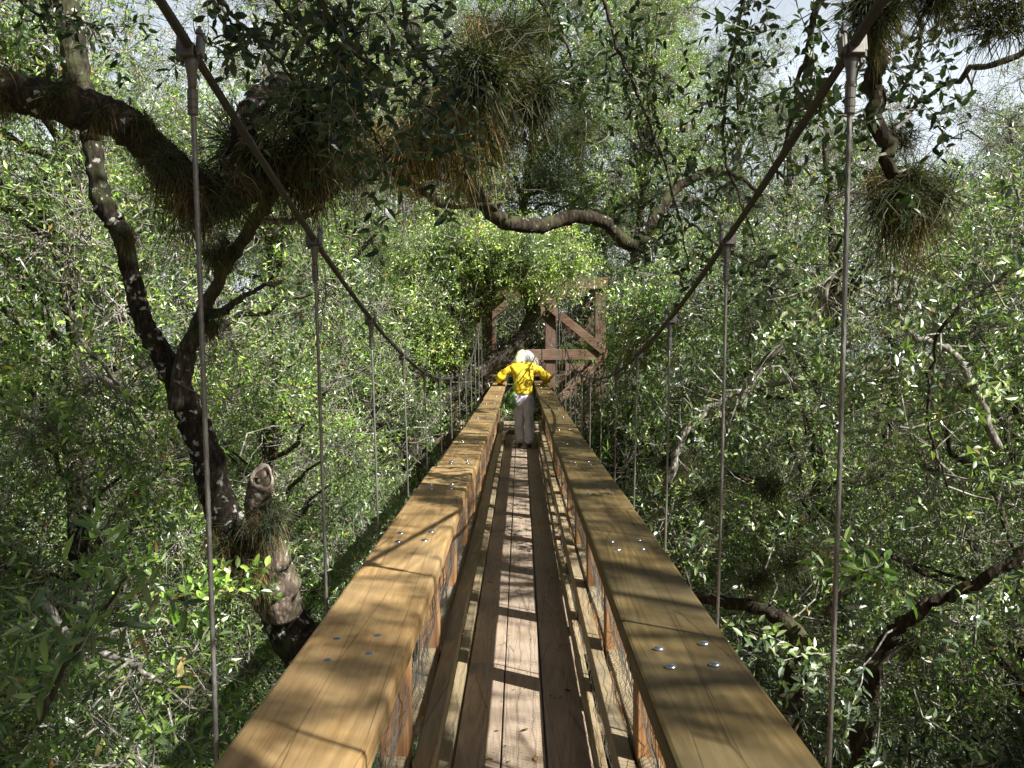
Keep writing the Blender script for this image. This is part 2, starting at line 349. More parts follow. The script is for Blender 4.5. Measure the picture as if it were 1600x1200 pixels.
for s in (-1, 1):
    for a, b_ in zip(joints[:-1], joints[1:]):
        x0, x1 = (-.322, -.273) if s < 0 else (.291, .338); board('kerb_board', x0, x1, DK + .006, DK + .056, a, b_ - .003, M['mid'], .003, warp=.002, seed=int(a) + 5 * s)
        x0, x1 = (-.372, -.302) if s < 0 else (.334, .390); board('middle_rail', x0, x1, DK + (.17 if s < 0 else .155), DK + (.245 if s < 0 else .262), a + .7, b_ + .697 if b_ < END else END, M['mid'], .004, warp=.003, seed=int(a) + 7 * s)
        x0, x1 = (-.462, -.388) if s < 0 else (.404, .474); board('middle_rail', x0, x1, DK + .235, DK + .278, a + .2, b_ + .197 if b_ < END else END, M['mid'], .004, warp=.003, seed=int(a) + 9 * s)
    for a, b_ in zip(joints[:-1], joints[1:]):
        x0, x1 = sorted((s * .489, s * .522)); board('apron_board', x0 + .004, x1 + .004, DK + .73, DK + .868, a + .3, min(b_ + .297, END), M['post'], .003, warp=.003, seed=int(a) + 11 * s)
    for x in ((-.30, -.079) if s < 0 else (.107, .312)):
        board('stringer', x - .02, x + .02, DK - .17, DK - .0445, -3, END, M['deck'], .003)
    for k, y in enumerate(STN):
        if y > END: continue
        b = MB(); x = s * .438 + .008; s_ = sag(y)
        b.box((x, y, DK - .045 + .497 + s_), (.095, .14, .99)); rel(b.build('post', M['post'], walk, .004, origin=(x, y, DK)))
    # handrail caps: long broad boards, each with four bolts at every post
    cj = [-3.0, .35, 4.05, 7.75, 11.4, 15.0, END + .1] if s > 0 else [-3.0, 1.15, 5.25, 8.95, 12.6, 16.1, END + .1]
    for k, (a, b_) in enumerate(zip(cj[:-1], cj[1:])):
        kk = random.Random(k * 3 + s); dzc = lambda y, q=kk.uniform(-.008, .008), a=a: q * (y - a) + .004 * math.sin(y * 2.1)
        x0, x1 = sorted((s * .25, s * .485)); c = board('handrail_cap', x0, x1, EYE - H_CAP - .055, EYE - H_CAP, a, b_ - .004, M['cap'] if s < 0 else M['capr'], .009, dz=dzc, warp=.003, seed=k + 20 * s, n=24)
        for y in STN:
            if not (a < y < b_) or y < 0: continue
            for (dx, dy) in ((-.045, -.075), (.05, -.05), (-.05, .06), (.045, .085)):
                bx, by = s * .368 + dx + kk.uniform(-.008, .008), y + dy + kk.uniform(-.012, .012)
                bz = EYE - H_CAP + sag(by) + dzc(by) - .001; bm = MB()
                prof = [(.0125, 0), (.0122, .0025), (.009, .005), (.004, .0065), (.0006, .007)]
                for r_, z_ in prof: pass
                vs = [(r_ * math.cos(t * math.pi / 6), r_ * math.sin(t * math.pi / 6), z_) for r_, z_ in prof for t in range(12)]
                fs = [(i * 12 + t, i * 12 + (t + 1) % 12, i * 12 + 12 + (t + 1) % 12, i * 12 + 12 + t) for i in range(len(prof) - 1) for t in range(12)]
                bm.add(vs, fs, True); bo = bm.build('bolt', M['bolt'], c); bo.location = Vector((bx, by, bz)) - c.location - OFF
                bo.location = Vector((bx, by, bz)) - Vector(((x0 + x1) / 2, (a + b_ - .004) / 2, EYE - H_CAP - .0275))
    # welded wire mesh, sagging and kinked, from the cap down to the kerb
    mb = MB(); rr = np.random.default_rng(3 + s)
    q = .002 if s < 0 else .018; prof = [(.345, EYE - H_CAP - .06), (.375, DK + .80), (.387, DK + .66), (.380, DK + .52), (.392, DK + .42), (.412, DK + .345), (.408, DK + .30), (.379, DK + .27), (.378, DK + .20), (.352, DK + .13), (.333, DK + .085), (.329, DK + .02)]; prof = [(a + q, b) for a, b in prof]
    prof = spline(prof, 3)
    wob = rr.normal(0, .006, (1000, len(prof))); wob = (wob + np.roll(wob, 1, 1) + np.roll(wob, -1, 1)) / 1.7; wob = (wob + np.roll(wob, 1, 0) + np.roll(wob, 2, 0) + np.roll(wob, -1, 0)) / 2
    ys = np.arange(-.5, END, .03); wob[:, 14:20] += (.012 * np.sin(np.arange(1000) * .21) * np.sin(np.arange(1000) * .057))[:, None]
    def mp(i, j):
        y = ys[i]; return (s * (prof[j][0] + wob[i % 1000, j]), y + wob[(i // 9 * 7) % 1000, j] * .6, prof[j][1] + sag(y))
    for i in range(len(ys)):
        if ys[i] > 7 and i % 2: continue
        mb.tube([mp(i, j) for j in range(len(prof))], (.0011), 3, cap=False)
    for j in range(1, len(prof), 2):
        mb.tube([mp(i, j) for i in range(0, len(ys))], (.0011), 3, cap=False)
    rel(mb.build('wire_mesh', M['mesh'], walk))
    # main cable
    cb = MB(); P = spline([(s * cx(y), y, EYE + h) for y, h in CT], 5)
    fine = []
    for i in range(len(P) - 1):
        L = np.linalg.norm(P[i + 1] - P[i]); n = max(1, int(L / (.02 if P[i][1] < 7 else .06)))
        fine += [P[i] + (P[i + 1] - P[i]) * k / n for k in range(n)]
    cb.tube(fine, .009, 18, lobes=6, amp=.2, pitch=.12)
    rel(cb.build('main_cable', M['cable'], walk))
    # hangers
    for k, y in enumerate(STN):
        if y > END: continue
        h = cab_h[k - 4]; top = Vector((s * cx(y), y, EYE + h)); bot = Vector((s * .655, y, DK - .1 + sag(y)))
        d = (bot - top).normalized(); rel_ = lambda o: rel(o)
        near = y < 4
        hb = MB(); L = (bot - top).length; n = int(L / (.012 if near else .1)) + 2
        st = top + d * .1; n1 = [st + (bot - st) * i / n for i in range(n + 1)]
        kr = random.Random(k * 2 + s); ph = kr.uniform(0, 6); am = kr.uniform(.003, .009)
        n1 = [p + Vector((am * math.sin(3.14 * i / n + .0), 0.4 * am * math.sin(ph + 5 * i / n), 0)) for i, p in enumerate(n1)]
        hb.tube(n1, .0050, 15 if near else 6, lobes=5 if near else 0, amp=.24, pitch=.075)
        ho = rel(hb.build('hanger', M['rope'], walk))
        # swaged ferrule, forged eye and saddle clamp with its two bolts
        fb = MB(); a = top + d * .085
        q = [(0, .0085), (.001, .0112), (.022, .0112), (.0225, .0098), (.025, .0098), (.0255, .0114), (.040, .0114), (.0405, .0100), (.043, .0100), (.0435, .0112), (.054, .0112), (.056, .007)]
        fb.tube([a + d * t for t, _ in q], [r_ for _, r_ in q], 14, smooth=False); o = fb.build('ferrule', M['clamp'], ho)
        eb = MB(); q = [(.018, .0165), (.032, .0150), (.05, .0115), (.07, .0095), (.09, .0085)]
        eb.tube([top + d * t for t, _ in q], [r_ for _, r_ in q], 10); eb.build('fork_end', M['clamp'], ho)
        kb = MB(); tdir = (Vector((s * cx(y + .3), y + .3, EYE + np.interp(y + .3, [c_[0] for c_ in CT], [c_[1] for c_ in CT]))) - top).normalized()
        side = Vector((s, 0, 0)); upv = side.cross(tdir).normalized(); upv = upv if upv.z > 0 else -upv
        m3 = Matrix((side, tdir, upv)).transposed()
        kb.box(top + side * .004 - upv * .008, (.032, .040, .028), m3); kb.box(top + side * .020 + upv * .004, (.014, .036, .040), m3)
        kb.box(top - side * .020 + upv * .004, (.011, .032, .036), m3)
        for q_ in (-.013, .013):
            c0 = top + side * .022 + tdir * q_; kb.tube([c0 - upv * .03, c0 + upv * .050], .0045, 8)
            kb.tube([c0 + upv * .031, c0 + upv * .044], .0095, 6, smooth=False)
            c1 = top - side * .020 + tdir * q_; kb.tube([c1 - upv * .02, c1 + upv * .046], .004, 8); kb.tube([c1 + upv * .027, c1 + upv * .038], .008, 6, smooth=False)
        kb.build('clamp', M['clamp'], ho, .003)
        nb = MB(); nb.tube([bot + Vector((0, 0, .03)), bot + Vector((0, 0, -.08))], .011, 8); nb.build('end_nut', M['clamp'], ho)

# fallen leaves on the deck
for i, (px, py, kind) in enumerate(((765, 1181, 'yellow'), (837, 1180, 'amber'), (887, 1071, 'brown'), (820, 1134, 'curled brown'))):
    h = EYE - DK - .012; d = h * F / (py - 540); p = W(px, py, d); p.z = DK + .006 + sag(d)
    b = MB(); a = i * 1.3; L = .022
    dv = Vector((math.cos(a), math.sin(a), .1)) * L; sv = Vector((-math.sin(a), math.cos(a), 0)) * .009
    b.add([p - dv, p + sv * .9 - dv * .3, p + sv + dv * .3, p + dv, p - sv + dv * .3, p - sv * .9 - dv * .3, p + Vector((0, 0, .004))],
          [(0, 5, 6), (0, 6, 1), (1, 6, 2), (2, 6, 3), (3, 6, 4), (4, 6, 5)])
    o = b.build('fallen_leaf', M['blade_b'] if 'brown' in kind else M['leaf_g'], origin=p)
    if 'brown' not in kind:
        ml, ntl, bl = mat('dry_%s_leaf' % kind); vv, _ = coords(ntl)
        cc = (.45, .38, .05) if kind == 'yellow' else (.6, .33, .05)
        ntl.links.new(ramp(ntl, noise(ntl, vv, 50), [(.3, tuple(x * .7 for x in cc)), (.7, cc)]), bl.inputs['Base Color']); o.data.materials[0] = ml
    tag(o, ['yellow fallen leaf on the middle deck board near the bottom of the picture', 'amber fallen leaf on the middle deck board, right of the yellow one', 'small brown leaf on the dark right deck board', 'curled brown leaf at the gap edge of the middle deck board'][i], 'leaf', 'fallen leaves on the deck')

g = np.random.default_rng(4); n = 260; yy = g.uniform(1.5, 15, n); P = np.stack([g.choice([-1, 1], n) * g.uniform(.02, .26, n), yy, np.array([DK + .004 + sag(y) for y in yy])], 1)
D = np.stack([g.normal(size=n), g.normal(size=n), g.uniform(-.1, .25, n)], 1); V = []; Fc = []
for p, d in zip(P, D):
    d = d / np.linalg.norm(d); L = g.uniform(.006, .03); w_ = np.cross(d, [0, 0, 1]) * L * g.uniform(.12, .3); k = len(V); V += [p, p + d * L * .5 + w_, p + d * L, p + d * L * .5 - w_]; Fc += [k, k + 1, k + 2, k, k + 2, k + 3]
tag(link('leaf_crumbs', np_mesh('leaf_crumbs', np.array(V), np.array(Fc), np.full(len(Fc) // 3, 3)), None, M['blade_b']), 'crumbled leaves and bark bits strewn over the deck boards', 'litter', kind='stuff')

# ---------------------------------------------------------------- timber tower
TY = 18.0
tw = empty('timber_tower', (0, TY, 0)); tag(tw, 'red-brown braced timber tower at the far end of the walkway', 'tower')
TO = Vector((0, TY, 0))
def tpart(name, a, b, w_, t_, mt, up=(0, 1, 0)):
    m_ = MB(); c = (Vector(a) + Vector(b)) / 2; m_.bar(a, b, w_, t_, up); o = m_.build(name, mt, tw, .008, origin=c); o.location -= TO; return o
for yy in (TY, TY + 3.0):
    e = 0 if yy == TY else -.05
    for x, top in ((-1.47, 1.27), (-.62, 1.0), (.56, 1.0), (1.49, 1.27)):
        tpart('post', (x, yy, -.1), (x, yy, EYE + top + e), .19 if abs(x) < 1 else .2, .19, M['tower'])
    for z in (1.15, -.17, -1.78, -3.6, -5.6):
        tpart('beam', (-1.62, yy - .117, EYE + z), (1.62, yy - .117, EYE + z), .045, .20, M['towerb'], (0, 0, 1))
        tpart('beam', (-1.62, yy + .117, EYE + z - .004), (1.62, yy + .117, EYE + z - .004), .045, .19, M['towerb'], (0, 0, 1))
    for s in (-1, 1):
        q = yy - .168
        tpart('brace', (s * .30, q, EYE + .92), (s * 1.57, q, EYE - .12), .045, .15, M['towerb'], (0, 0, 1))
        tpart('brace', (s * 1.57, q, EYE - .2), (s * .66, q, EYE - 1.05), .045, .14, M['towerb'], (0, 0, 1))
        for z in (-3.5, -5.5):
            tpart('brace', (s * 1.45, q, EYE + z + .1), (s * -.1, q - .05 * (s > 0), EYE + z + 1.6), .045, .14, M['towerb'], (0, 0, 1))
tpart('beam', (-.55, TY + 2.7, EYE - .35), (.5, TY + 2.7, EYE - .35), .045, .16, M['towerb'], (0, 0, 1))
tpart('beam', (.6, TY + .6, EYE - .42), (1.5, TY + .6, EYE - .42), .045, .14, M['towerb'], (0, 0, 1))
tpart('beam', (.6, TY + .6, EYE - .85), (1.5, TY + .6, EYE - .85), .045, .14, M['towerb'], (0, 0, 1))
for x in (-1.55, 1.55):
    for z in (1.14, -.18, -1.79):
        tpart('beam', (x, TY - .1, EYE + z), (x, TY + 3.1, EYE + z), .045, .18, M['towerb'], (0, 0, 1))
    tpart('brace', (x * 1.035, TY, EYE - 1.5), (x * 1.035, TY + 3, EYE + 1), .045, .14, M['towerb'], (0, 0, 1))
for k in range(20):
    tpart('platform_board', (-1.5, TY + .15 + k * .145, DK - .02), (1.5, TY + .15 + k * .145, DK - .02), .135, .04, M['deck'], (0, 0, 1))
tpart('guard_rail', (-1.5, TY + 2.86, DK + 1.0), (1.5, TY + 2.86, DK + 1.0), .14, .04, M['towerb'], (0, 0, 1))
for s in (-1, 1):
    tpart('guard_rail', (s * 1.4, TY + .1, DK + 1.0), (s * 1.4, TY + 2.9, DK + 1.0), .14, .04, M['towerb'], (0, 0, 1))
    tpart('bolt_plate', (s * .6, TY - .1, EYE - .05), (s * .6, TY - .1, EYE - .3), .16, .012, M['clamp'])
tpart('step', (-.26, TY - .2, DK + .02), (-.05, TY - .2, DK + .02), .12, .12, M['towerb'], (0, 0, 1))

# ---------------------------------------------------------------- person
PY = 15.6; pz = DK + sag(PY)
per = empty('person', (.05, PY, pz))
tag(per, 'grey-haired person in yellow jacket and grey-blue trousers, arms over both handrails', 'person')
def skin(name, nodes, edges, mt, root=0, parent=per, sub=2):
    """nodes: (x,y,z,rx,ry); surface grown round connected joints"""
    me = bpy.data.meshes.new(name); me.from_pydata([n[:3] for n in nodes], edges, [])
    o = link(name, me, parent, mt)
    sk = o.modifiers.new('skin', 'SKIN'); sk.use_smooth_shade = True; ss = o.modifiers.new('sub', 'SUBSURF'); ss.levels = sub; ss.render_levels = sub
    bpy.context.view_layer.update()
    if not me.skin_vertices:
        bpy.context.view_layer.objects.active = o
    for i, n in enumerate(nodes):
        me.skin_vertices[0].data[i].radius = (n[3], n[4] if len(n) > 4 else n[3]); me.skin_vertices[0].data[i].use_root = (i == root)
    return o
# hips at .86, leaning forward (+y), head at 1.5
J = dict(hip=(0, 0, .86), waist=(0, .05, 1.0), chest=(0, .16, 1.20), neck=(.01, .26, 1.37), headb=(.015, .30, 1.44), headt=(.02, .33, 1.55))
bn = [(*J['hip'], .13, .11), (*J['waist'], .12, .09), (*J['chest'], .14, .10), (*J['neck'], .05), (*J['headb'], .065, .08), (*J['headt'], .07, .085)]
be = [(0, 1), (1, 2), (2, 3), (3, 4), (4, 5)]
def limb(chain, start):
    global bn, be
    prev = start
    for c in chain: bn.append(c); be.append((prev, len(bn) - 1)); prev = len(bn) - 1
    return prev
capz = H_DECK - H_CAP
hands = []
for s in (-1, 1):
    sh = (s * .17, .20, 1.30)
    e = limb([(*sh, .055), (s * .39, .18, 1.13, .042), (s * .37 - .03 , .40, capz + .05, .03), (s * .37 - .03, .46, capz + .032, .03, .016)], 2)
    hx = s * .37 - .03
    for k in range(4):
        fx = hx + (k - 1.5) * .02; fl = (.07, .082, .076, .058)[k if s < 0 else 3 - k]
        limb([(hx + (k - 1.5) * .018, .495, capz + .03, .0105), (fx, .495 + fl * .55, capz + .027, .009), (fx, .495 + fl, capz + .012, .0075)], e)
    limb([(hx - s * .035, .465, capz + .025, .011), (hx - s * .058, .50, capz + .014, .009)], e)
    limb([(s * .085 + (.0), .0, .80, .085), (s * .08 + .01, .03 - .03 * s, .47, .055), (s * .075 + .02, -.06 * s - .02, .09, .038), (s * .078 + .02, -.06 * s + .07, .04, .035)], 0)
body = skin('body', bn, be, M['skin'])
# face on the far side of the head: nose, ears
fb = MB(); hc = Vector((.045, .33, 1.49))
fb.tube([hc + Vector((0, .085, .02)), hc + Vector((0, .105, -.015)), hc + Vector((0, .09, -.025))], [.007, .014, .008], 8)
for s in (-1, 1): fb.tube([hc + Vector((s * .072, 0, .02)), hc + Vector((s * .082, -.008, .005)), hc + Vector((s * .074, 0, -.02))], [.008, .013, .007], 8)
fb.build('facial_features', M['skin'], per)
eb = MB()
for s in (-1, 1): eb.tube([hc + Vector((s * .03, .078, .02)), hc + Vector((s * .03, .088, .02))], [.012, .009], 8)
eb.build('eyes', M['shoe'], per)
jn = [(-.01, -.03, .84, .17, .135), (0, .04, .99, .165, .12), (0, .12, 1.17, .18, .125), (0, .20, 1.30, .13, .10), (.01, .25, 1.37, .07, .07)]
je = [(0, 1), (1, 2), (2, 3), (3, 4)]
for s in (-1, 1):
    i = len(jn)
    jn += [(s * .19, .19, 1.29, .078), (s * .29, .17, 1.23, .074), (s * .405, .16, 1.14, .070), (s * .40, .27, 1.10, .058), (s * .35, .39, capz + .06, .045)]
    je += [(3, i), (i, i + 1), (i + 1, i + 2), (i + 2, i + 3), (i + 3, i + 4)]
jk = skin('jacket', jn, je, M['yellow'], root=1, sub=3)
def folds(o, size, st):
    tx = bpy.data.textures.new('folds', 'CLOUDS'); tx.noise_scale = size; tx.noise_depth = 2
    d = o.modifiers.new('folds', 'DISPLACE'); d.texture = tx; d.strength = st; d.mid_level = .5
folds(jk, .09, .055)
hd = skin('hood', [(-.085, .17, 1.33, .13, .08), (-.065, .235, 1.43, .115, .09), (-.02, .30, 1.53, .085, .09), (.005, .32, 1.61, .03, .04)], [(0, 1), (1, 2), (2, 3)], M['hood'], parent=jk)
tn = [(0, -.01, .93, .155, .12), (0, -.02, .83, .165, .135)]; te = [(0, 1)]
for s in (-1, 1):
    i = len(tn)
    tn += [(s * .088, -.01, .74, .10), (s * .082 + .01, .0 - .03 * s, .47, .082), (s * .075 + .02, -.06 * s - .02, .22, .075), (s * .075 + .02, -.06 * s - .02, .07, .078)]
    te += [(1, i), (i, i + 1), (i + 1, i + 2), (i + 2, i + 3)]
folds(skin('trousers', tn, te, M['trouser'], sub=3), .10, .06); folds(hd, .08, .05)
for s in (-1, 1):
    x = s * .075 + .02; y = -.06 * s - .02
    skin('shoe', [(x, y - .05, .042, .042, .04), (x, y + .03, .045, .045, .04), (x, y + .12, .04, .045, .035), (x, y + .19, .035, .036, .028)], [(0, 1), (1, 2), (2, 3)], M['shoe'])
# hair: cap of many strands
V = []; hb = MB(); hr = random.Random(5)
hb.tube([hc + Vector((.012, -.01, -.03)), hc + Vector((.012, -.015, .03)), hc + Vector((.012, -.01, .075)), hc + Vector((.01, 0, .098))], [.088, .096, .07, .02], 16)
for k in range(420):
    a = hr.uniform(math.pi * .92, math.pi * 2.08); p0 = hc + Vector((.012 + .03 * math.cos(a), .03 * math.sin(a), .1))
    p1 = hc + Vector((.012 + .10 * math.cos(a), .10 * math.sin(a), .045)); L = hr.uniform(.15, .23); sp = hr.uniform(.11, .185)
    p2 = hc + Vector((.012 + sp * math.cos(a), sp * math.sin(a) * .9, -.05)); p3 = hc + Vector((.012 + (sp + .02) * math.cos(a + hr.uniform(-.2, .2)), (sp) * math.sin(a), -L))
    hb.tube([p0, p1, p2, p3], [.004, .007, .006, .002], 3, cap=False)
hb.build('hair', M['hair'], per)
# bag on the left hip, hanging from a strap over the shoulder
bgo = empty('shoulder_bag', (.05 - .17, PY - .02, pz + .78)); tag(bgo, 'green woven shoulder bag hanging at the left hip of the person in yellow', 'bag')
bb = MB(); ns = 18
prof = [(0, -.14), (.06, -.135), (.10, -.10), (.115, -.03), (.11, .05), (.095, .11), (.07, .14), (.0, .145)]
vs = [(r_ * math.cos(2 * math.pi * k / ns) * 1.0, r_ * .62 * math.sin(2 * math.pi * k / ns), z_) for r_, z_ in prof for k in range(ns)]
fs = [(i * ns + k, i * ns + (k + 1) % ns, i * ns + ns + (k + 1) % ns, i * ns + ns + k) for i in range(len(prof) - 1) for k in range(ns)]
bb.add(vs, fs, True); bb.build('pouch', M['bag'], bgo)
tb = MB(); rr = random.Random(2)
for k in range(160):
    a = rr.uniform(math.pi, 2 * math.pi); z_ = rr.uniform(-.1, .1); p = Vector((.11 * math.cos(a), .07 * math.sin(a), z_))
    tb.tube([p, p + Vector((math.cos(a) * .02, math.sin(a) * .02, -.02)), p + Vector((math.cos(a) * .02, math.sin(a) * .025, -.06))], [.004, .003, .001], 3, cap=False)
tb.build('tassels', M['bag'], bgo)
sb = MB(); sb.tube(spline([(-.03, -.03, .13), (.02, -.1, .25), (.10, -.02, .42), (.2, .13, .55), (.27, .2, .59)], 4), .009, 6); sb.build('strap', M['bag'], bgo)

# ---------------------------------------------------------------- foliage generators
SUNV = np.array(SUN)
def unit(a): return a / np.maximum(np.linalg.norm(a, axis=-1, keepdims=True), 1e-6)
def leaf_mesh(name, P, D, Nn, L, Wd, fine=False, rng=rng):
    n = len(P); D = unit(D); Sd = unit(np.cross(D, Nn)); Nn = np.cross(Sd, D)
    L = L[:, None]; Wd = Wd[:, None]; fold = Wd * rng.uniform(.05, .3, (n, 1)); dr = L * rng.uniform(-.05, .2, (n, 1))
    if not fine:
        V = np.stack([P, P + D * L * .45 + Sd * Wd / 2 + Nn * fold, P + D * L - Nn * dr, P + D * L * .45 - Sd * Wd / 2 + Nn * fold], 1).reshape(-1, 3)
        b = np.arange(n)[:, None] * 4; Fc = (b + np.array([[0, 1, 2, 0, 2, 3]])).ravel()
        return np_mesh(name, V, Fc, np.full(n * 2, 3))
    c1 = P + D * L * .32; c2 = P + D * L * .68 - Nn * dr * .35; tip = P + D * L - Nn * dr
    V = np.stack([P, c1, c2, tip, c1 + Sd * Wd * .46 + Nn * fold, c2 + Sd * Wd * .42 + Nn * fold, c1 - Sd * Wd * .46 + Nn * fold, c2 - Sd * Wd * .42 + Nn * fold], 1).reshape(-1, 3)
    b = np.arange(n)[:, None] * 8
    T = (b + np.array([[0, 4, 1, 0, 1, 6, 2, 5, 3, 2, 3, 7]])); Q = (b + np.array([[1, 4, 5, 2, 6, 1, 2, 7]]))
    Fc = np.concatenate([T, Q], 1).ravel(); sz = np.tile([3, 3, 3, 3, 4, 4], n)
    return np_mesh(name, V, Fc, sz)
def stick_mesh(name, A, B, ra, rb):
    """three-sided sticks from A to B"""
    n = len(A); D = unit(B - A); X = unit(np.cross(D, rng.normal(size=(n, 3)))); Y = np.cross(D, X)
    rings = []
    for k in range(3):
        a = 2 * math.pi * k / 3; o = X * math.cos(a) + Y * math.sin(a)
        rings += [A + o * ra[:, None], B + o * rb[:, None]]
    V = np.stack(rings, 1).reshape(-1, 3); b = np.arange(n)[:, None] * 6
    Fc = (b + np.array([[0, 2, 3, 1, 2, 4, 5, 3, 4, 0, 1, 5]])).ravel()
    return np_mesh(name, V, Fc, np.full(n * 3, 4))
def sprigs(C, Rc, n, rng, up=.15, hang=0.0, out=.75):
    """n sprigs round each clump centre -> base points and directions"""
    m = len(C); c = np.repeat(C, n, 0); r = np.repeat(Rc, n)[:, None]
    q = unit(rng.normal(size=(m * n, 3))); p = c + q * r * rng.uniform(.1, .95, (m * n, 1)) ** .6
    d = unit(q * out + rng.normal(size=(m * n, 3)) * .5 + np.array([0, 0, up - hang])); return p, d
def leaves_on(p, d, sl, k, ll, lw, rng, nup=.6):
    """k leaves along each sprig of length sl"""
    n = len(p); t = np.tile(np.linspace(.15, 1, k), n); P0 = np.repeat(p, k, 0); D0 = np.repeat(d, k, 0); SL = np.repeat(sl, k)[:, None]
    P = P0 + D0 * SL * t[:, None] + np.array([0, 0, -1.0]) * (SL * t[:, None] ** 2 * .15)
    ref = unit(np.cross(D0, np.array([.13, .21, .97]))); ref2 = np.cross(D0, ref)
    a = np.tile(np.arange(k) * 2.4, n) + np.repeat(rng.uniform(0, 6.28, n), k)
    side = ref * np.cos(a)[:, None] + ref2 * np.sin(a)[:, None]
    D = unit(D0 * rng.uniform(.25, .9, (n * k, 1)) + side * .9 + rng.normal(size=(n * k, 3)) * .25)
    Nn = unit(rng.normal(size=(n * k, 3)) * .5 + np.array([0, 0, .3]) + SUNV * nup * 1.3)
    L = rng.uniform(.7, 1.15, n * k) * ll; return P, D, Nn, L, rng.uniform(.8, 1.2, n * k) * L * lw
def crown(seed, lobes, nclump, nsprig, ll, lw, k=9, cr=(.28, .62), fine=False, trunk_pts=None, bare=250, moss=0, sl=(.22, .42), up=.15):
    """lobes: (x,y,z,rx,ry,rz). returns meshes: leaves, twigs, limbs, moss"""
    g = np.random.default_rng(seed); lob = np.array(lobes); vol = lob[:, 3] * lob[:, 4] * lob[:, 5]; pick = g.choice(len(lob), nclump, p=vol / vol.sum())
    q = unit(g.normal(size=(nclump, 3))) * g.uniform(.05, 1, (nclump, 1)) ** .42
    C = lob[pick, :3] + q * lob[pick, 3:]; Rc = g.uniform(*cr, nclump)
    p, d = sprigs(C, Rc, nsprig, g, up); s_ = g.uniform(*sl, len(p))
    P, D, Nn, L, Wd = leaves_on(p, d, s_, k, ll, lw, g)
    lm = leaf_mesh('leaves', P, D, Nn, L, Wd, fine, g)
    A = [p - d * .05]; B = [p + d * s_[:, None]]; ra = [np.full(len(p), .0035)]; rb = [np.full(len(p), .0012)]
    # sub-twigs from the clump centre to the sprigs
    c = np.repeat(C, nsprig, 0); sel = g.random(len(p)) < .55
    A.append(c[sel] + g.normal(0, .05, (sel.sum(), 3))); B.append(p[sel]); ra.append(np.full(sel.sum(), .006)); rb.append(np.full(sel.sum(), .003))
    # bare crooked pale twigs
    nb = bare; st = lob[g.choice(len(lob), nb), :3] + unit(g.normal(size=(nb, 3))) * lob[0, 3:] * g.uniform(.3, 1.05, (nb, 1)); dr = unit(g.normal(size=(nb, 3)) + np.array([0, 0, -.1])); r0 = g.uniform(.003, .009, nb)
    for j in range(5):
        e = st + dr * g.uniform(.1, .25, (nb, 1)); A.append(st); B.append(e); ra.append(r0); rb.append(r0 * .75); r0 = r0 * .75
        st = e; dr = unit(dr + g.normal(size=(nb, 3)) * .5)
    tm = stick_mesh('twigs', np.concatenate(A), np.concatenate(B), np.concatenate(ra), np.concatenate(rb))
    # limbs
    lb = MB(); T = trunk_pts
    for i in range(0, nclump, 2):
        tp = T[np.argmin(np.linalg.norm(T[:, :3] - (C[i] - np.array([0, 0, 1.0])), axis=1))]
        mid = (tp[:3] + C[i]) / 2 + g.normal(0, .18, 3) + np.array([0, 0, .15])
        pts = spline([tp[:3], mid, C[i]], 4, .03, i); lb.tube(pts, np.linspace(min(.045, tp[3] * .7), .008, len(pts)), 5, cap=False)
    ms = None
    if moss:
        n = moss * 60; cc = C[g.choice(nclump, moss)]; st = np.repeat(cc, 60, 0) + g.normal(0, .09, (n, 3)); AA = []; BB = []
        for j in range(5):
            e = st + np.array([0, 0, -1]) * g.uniform(.05, .13, (n, 1)) + g.normal(0, .022, (n, 3)); AA.append(st); BB.append(e); st = e
        A_, B_ = np.concatenate(AA), np.concatenate(BB); ms = stick_mesh('moss', A_, B_, np.full(len(A_), .0028), np.full(len(A_), .002))
    return lm, tm, lb, ms
def trunk_path(seed, h, r0, lean=(0, 0), wob=.25):
    g = np.random.default_rng(seed); n = 7; pts = []
    for i in range(n):
        t = i / (n - 1); w_ = wob * math.sin(t * 3.1)
        pts.append((lean[0] * t + g.normal(0, w_) * (i > 0), lean[1] * t + g.normal(0, w_) * (i > 0), h * t - .15 * (i == 0), r0 * (1 - .75 * t) + .25 * r0 * (i == 0)))
    return spline(pts, 5)
def tree_proto(name, seed, h, r0, lobes, nclump, nsprig, ll, lw, leafm, barkm, **kw):
    T = trunk_path(seed, h, r0); root = empty(name)
    tb = MB(); tb.tube(T[:, :3], T[:, 3], 10, bump=.12, seed=seed); tb.build('trunk', barkm, root)
    lm, tm, lb, ms = crown(seed, lobes, nclump, nsprig, ll, lw, trunk_pts=T, **kw)
    lb.build('limbs', barkm, root); link('crown', lm, root, leafm); link('twigs', tm, root, M['twig'])
    if ms: link('hanging_moss', ms, root, M['moss'])
    return root
PR = {}
PR['A'] = tree_proto('oak_tree', 1, 12.5, .16, [(0, 0, 5.2, 1.7, 1.7, 1.9), (.5, .2, 8, 1.9, 1.8, 1.9), (-.4, -.2, 10.8, 1.7, 1.7, 1.6), (.2, 0, 12.6, 1.2, 1.2, .9)], 92, 54, .070, .34, M['leaf_l'], M['bark2'], bare=900, moss=8)
PR['B'] = tree_proto('oak_tree', 2, 10.5, .13, [(.3, 0, 3.6, 1.5, 1.6, 1.6), (-.3, .3, 6.2, 1.9, 1.9, 1.7), (.2, -.3, 8.8, 1.6, 1.7, 1.6)], 78, 50, .064, .38, M['leaf_r'], M['bark2'], bare=1300, moss=5)
PR['C'] = tree_proto('oak_tree', 3, 15.5, .2, [(0, 0, 8, 1.9, 2, 1.9), (.6, 0, 11, 2.1, 2, 1.9), (-.5, .3, 13.8, 2, 2, 1.6), (.2, 0, 16, 1.4, 1.4, 1)], 96, 52, .078, .34, M['leaf_f'], M['bark2'], bare=900, moss=10)
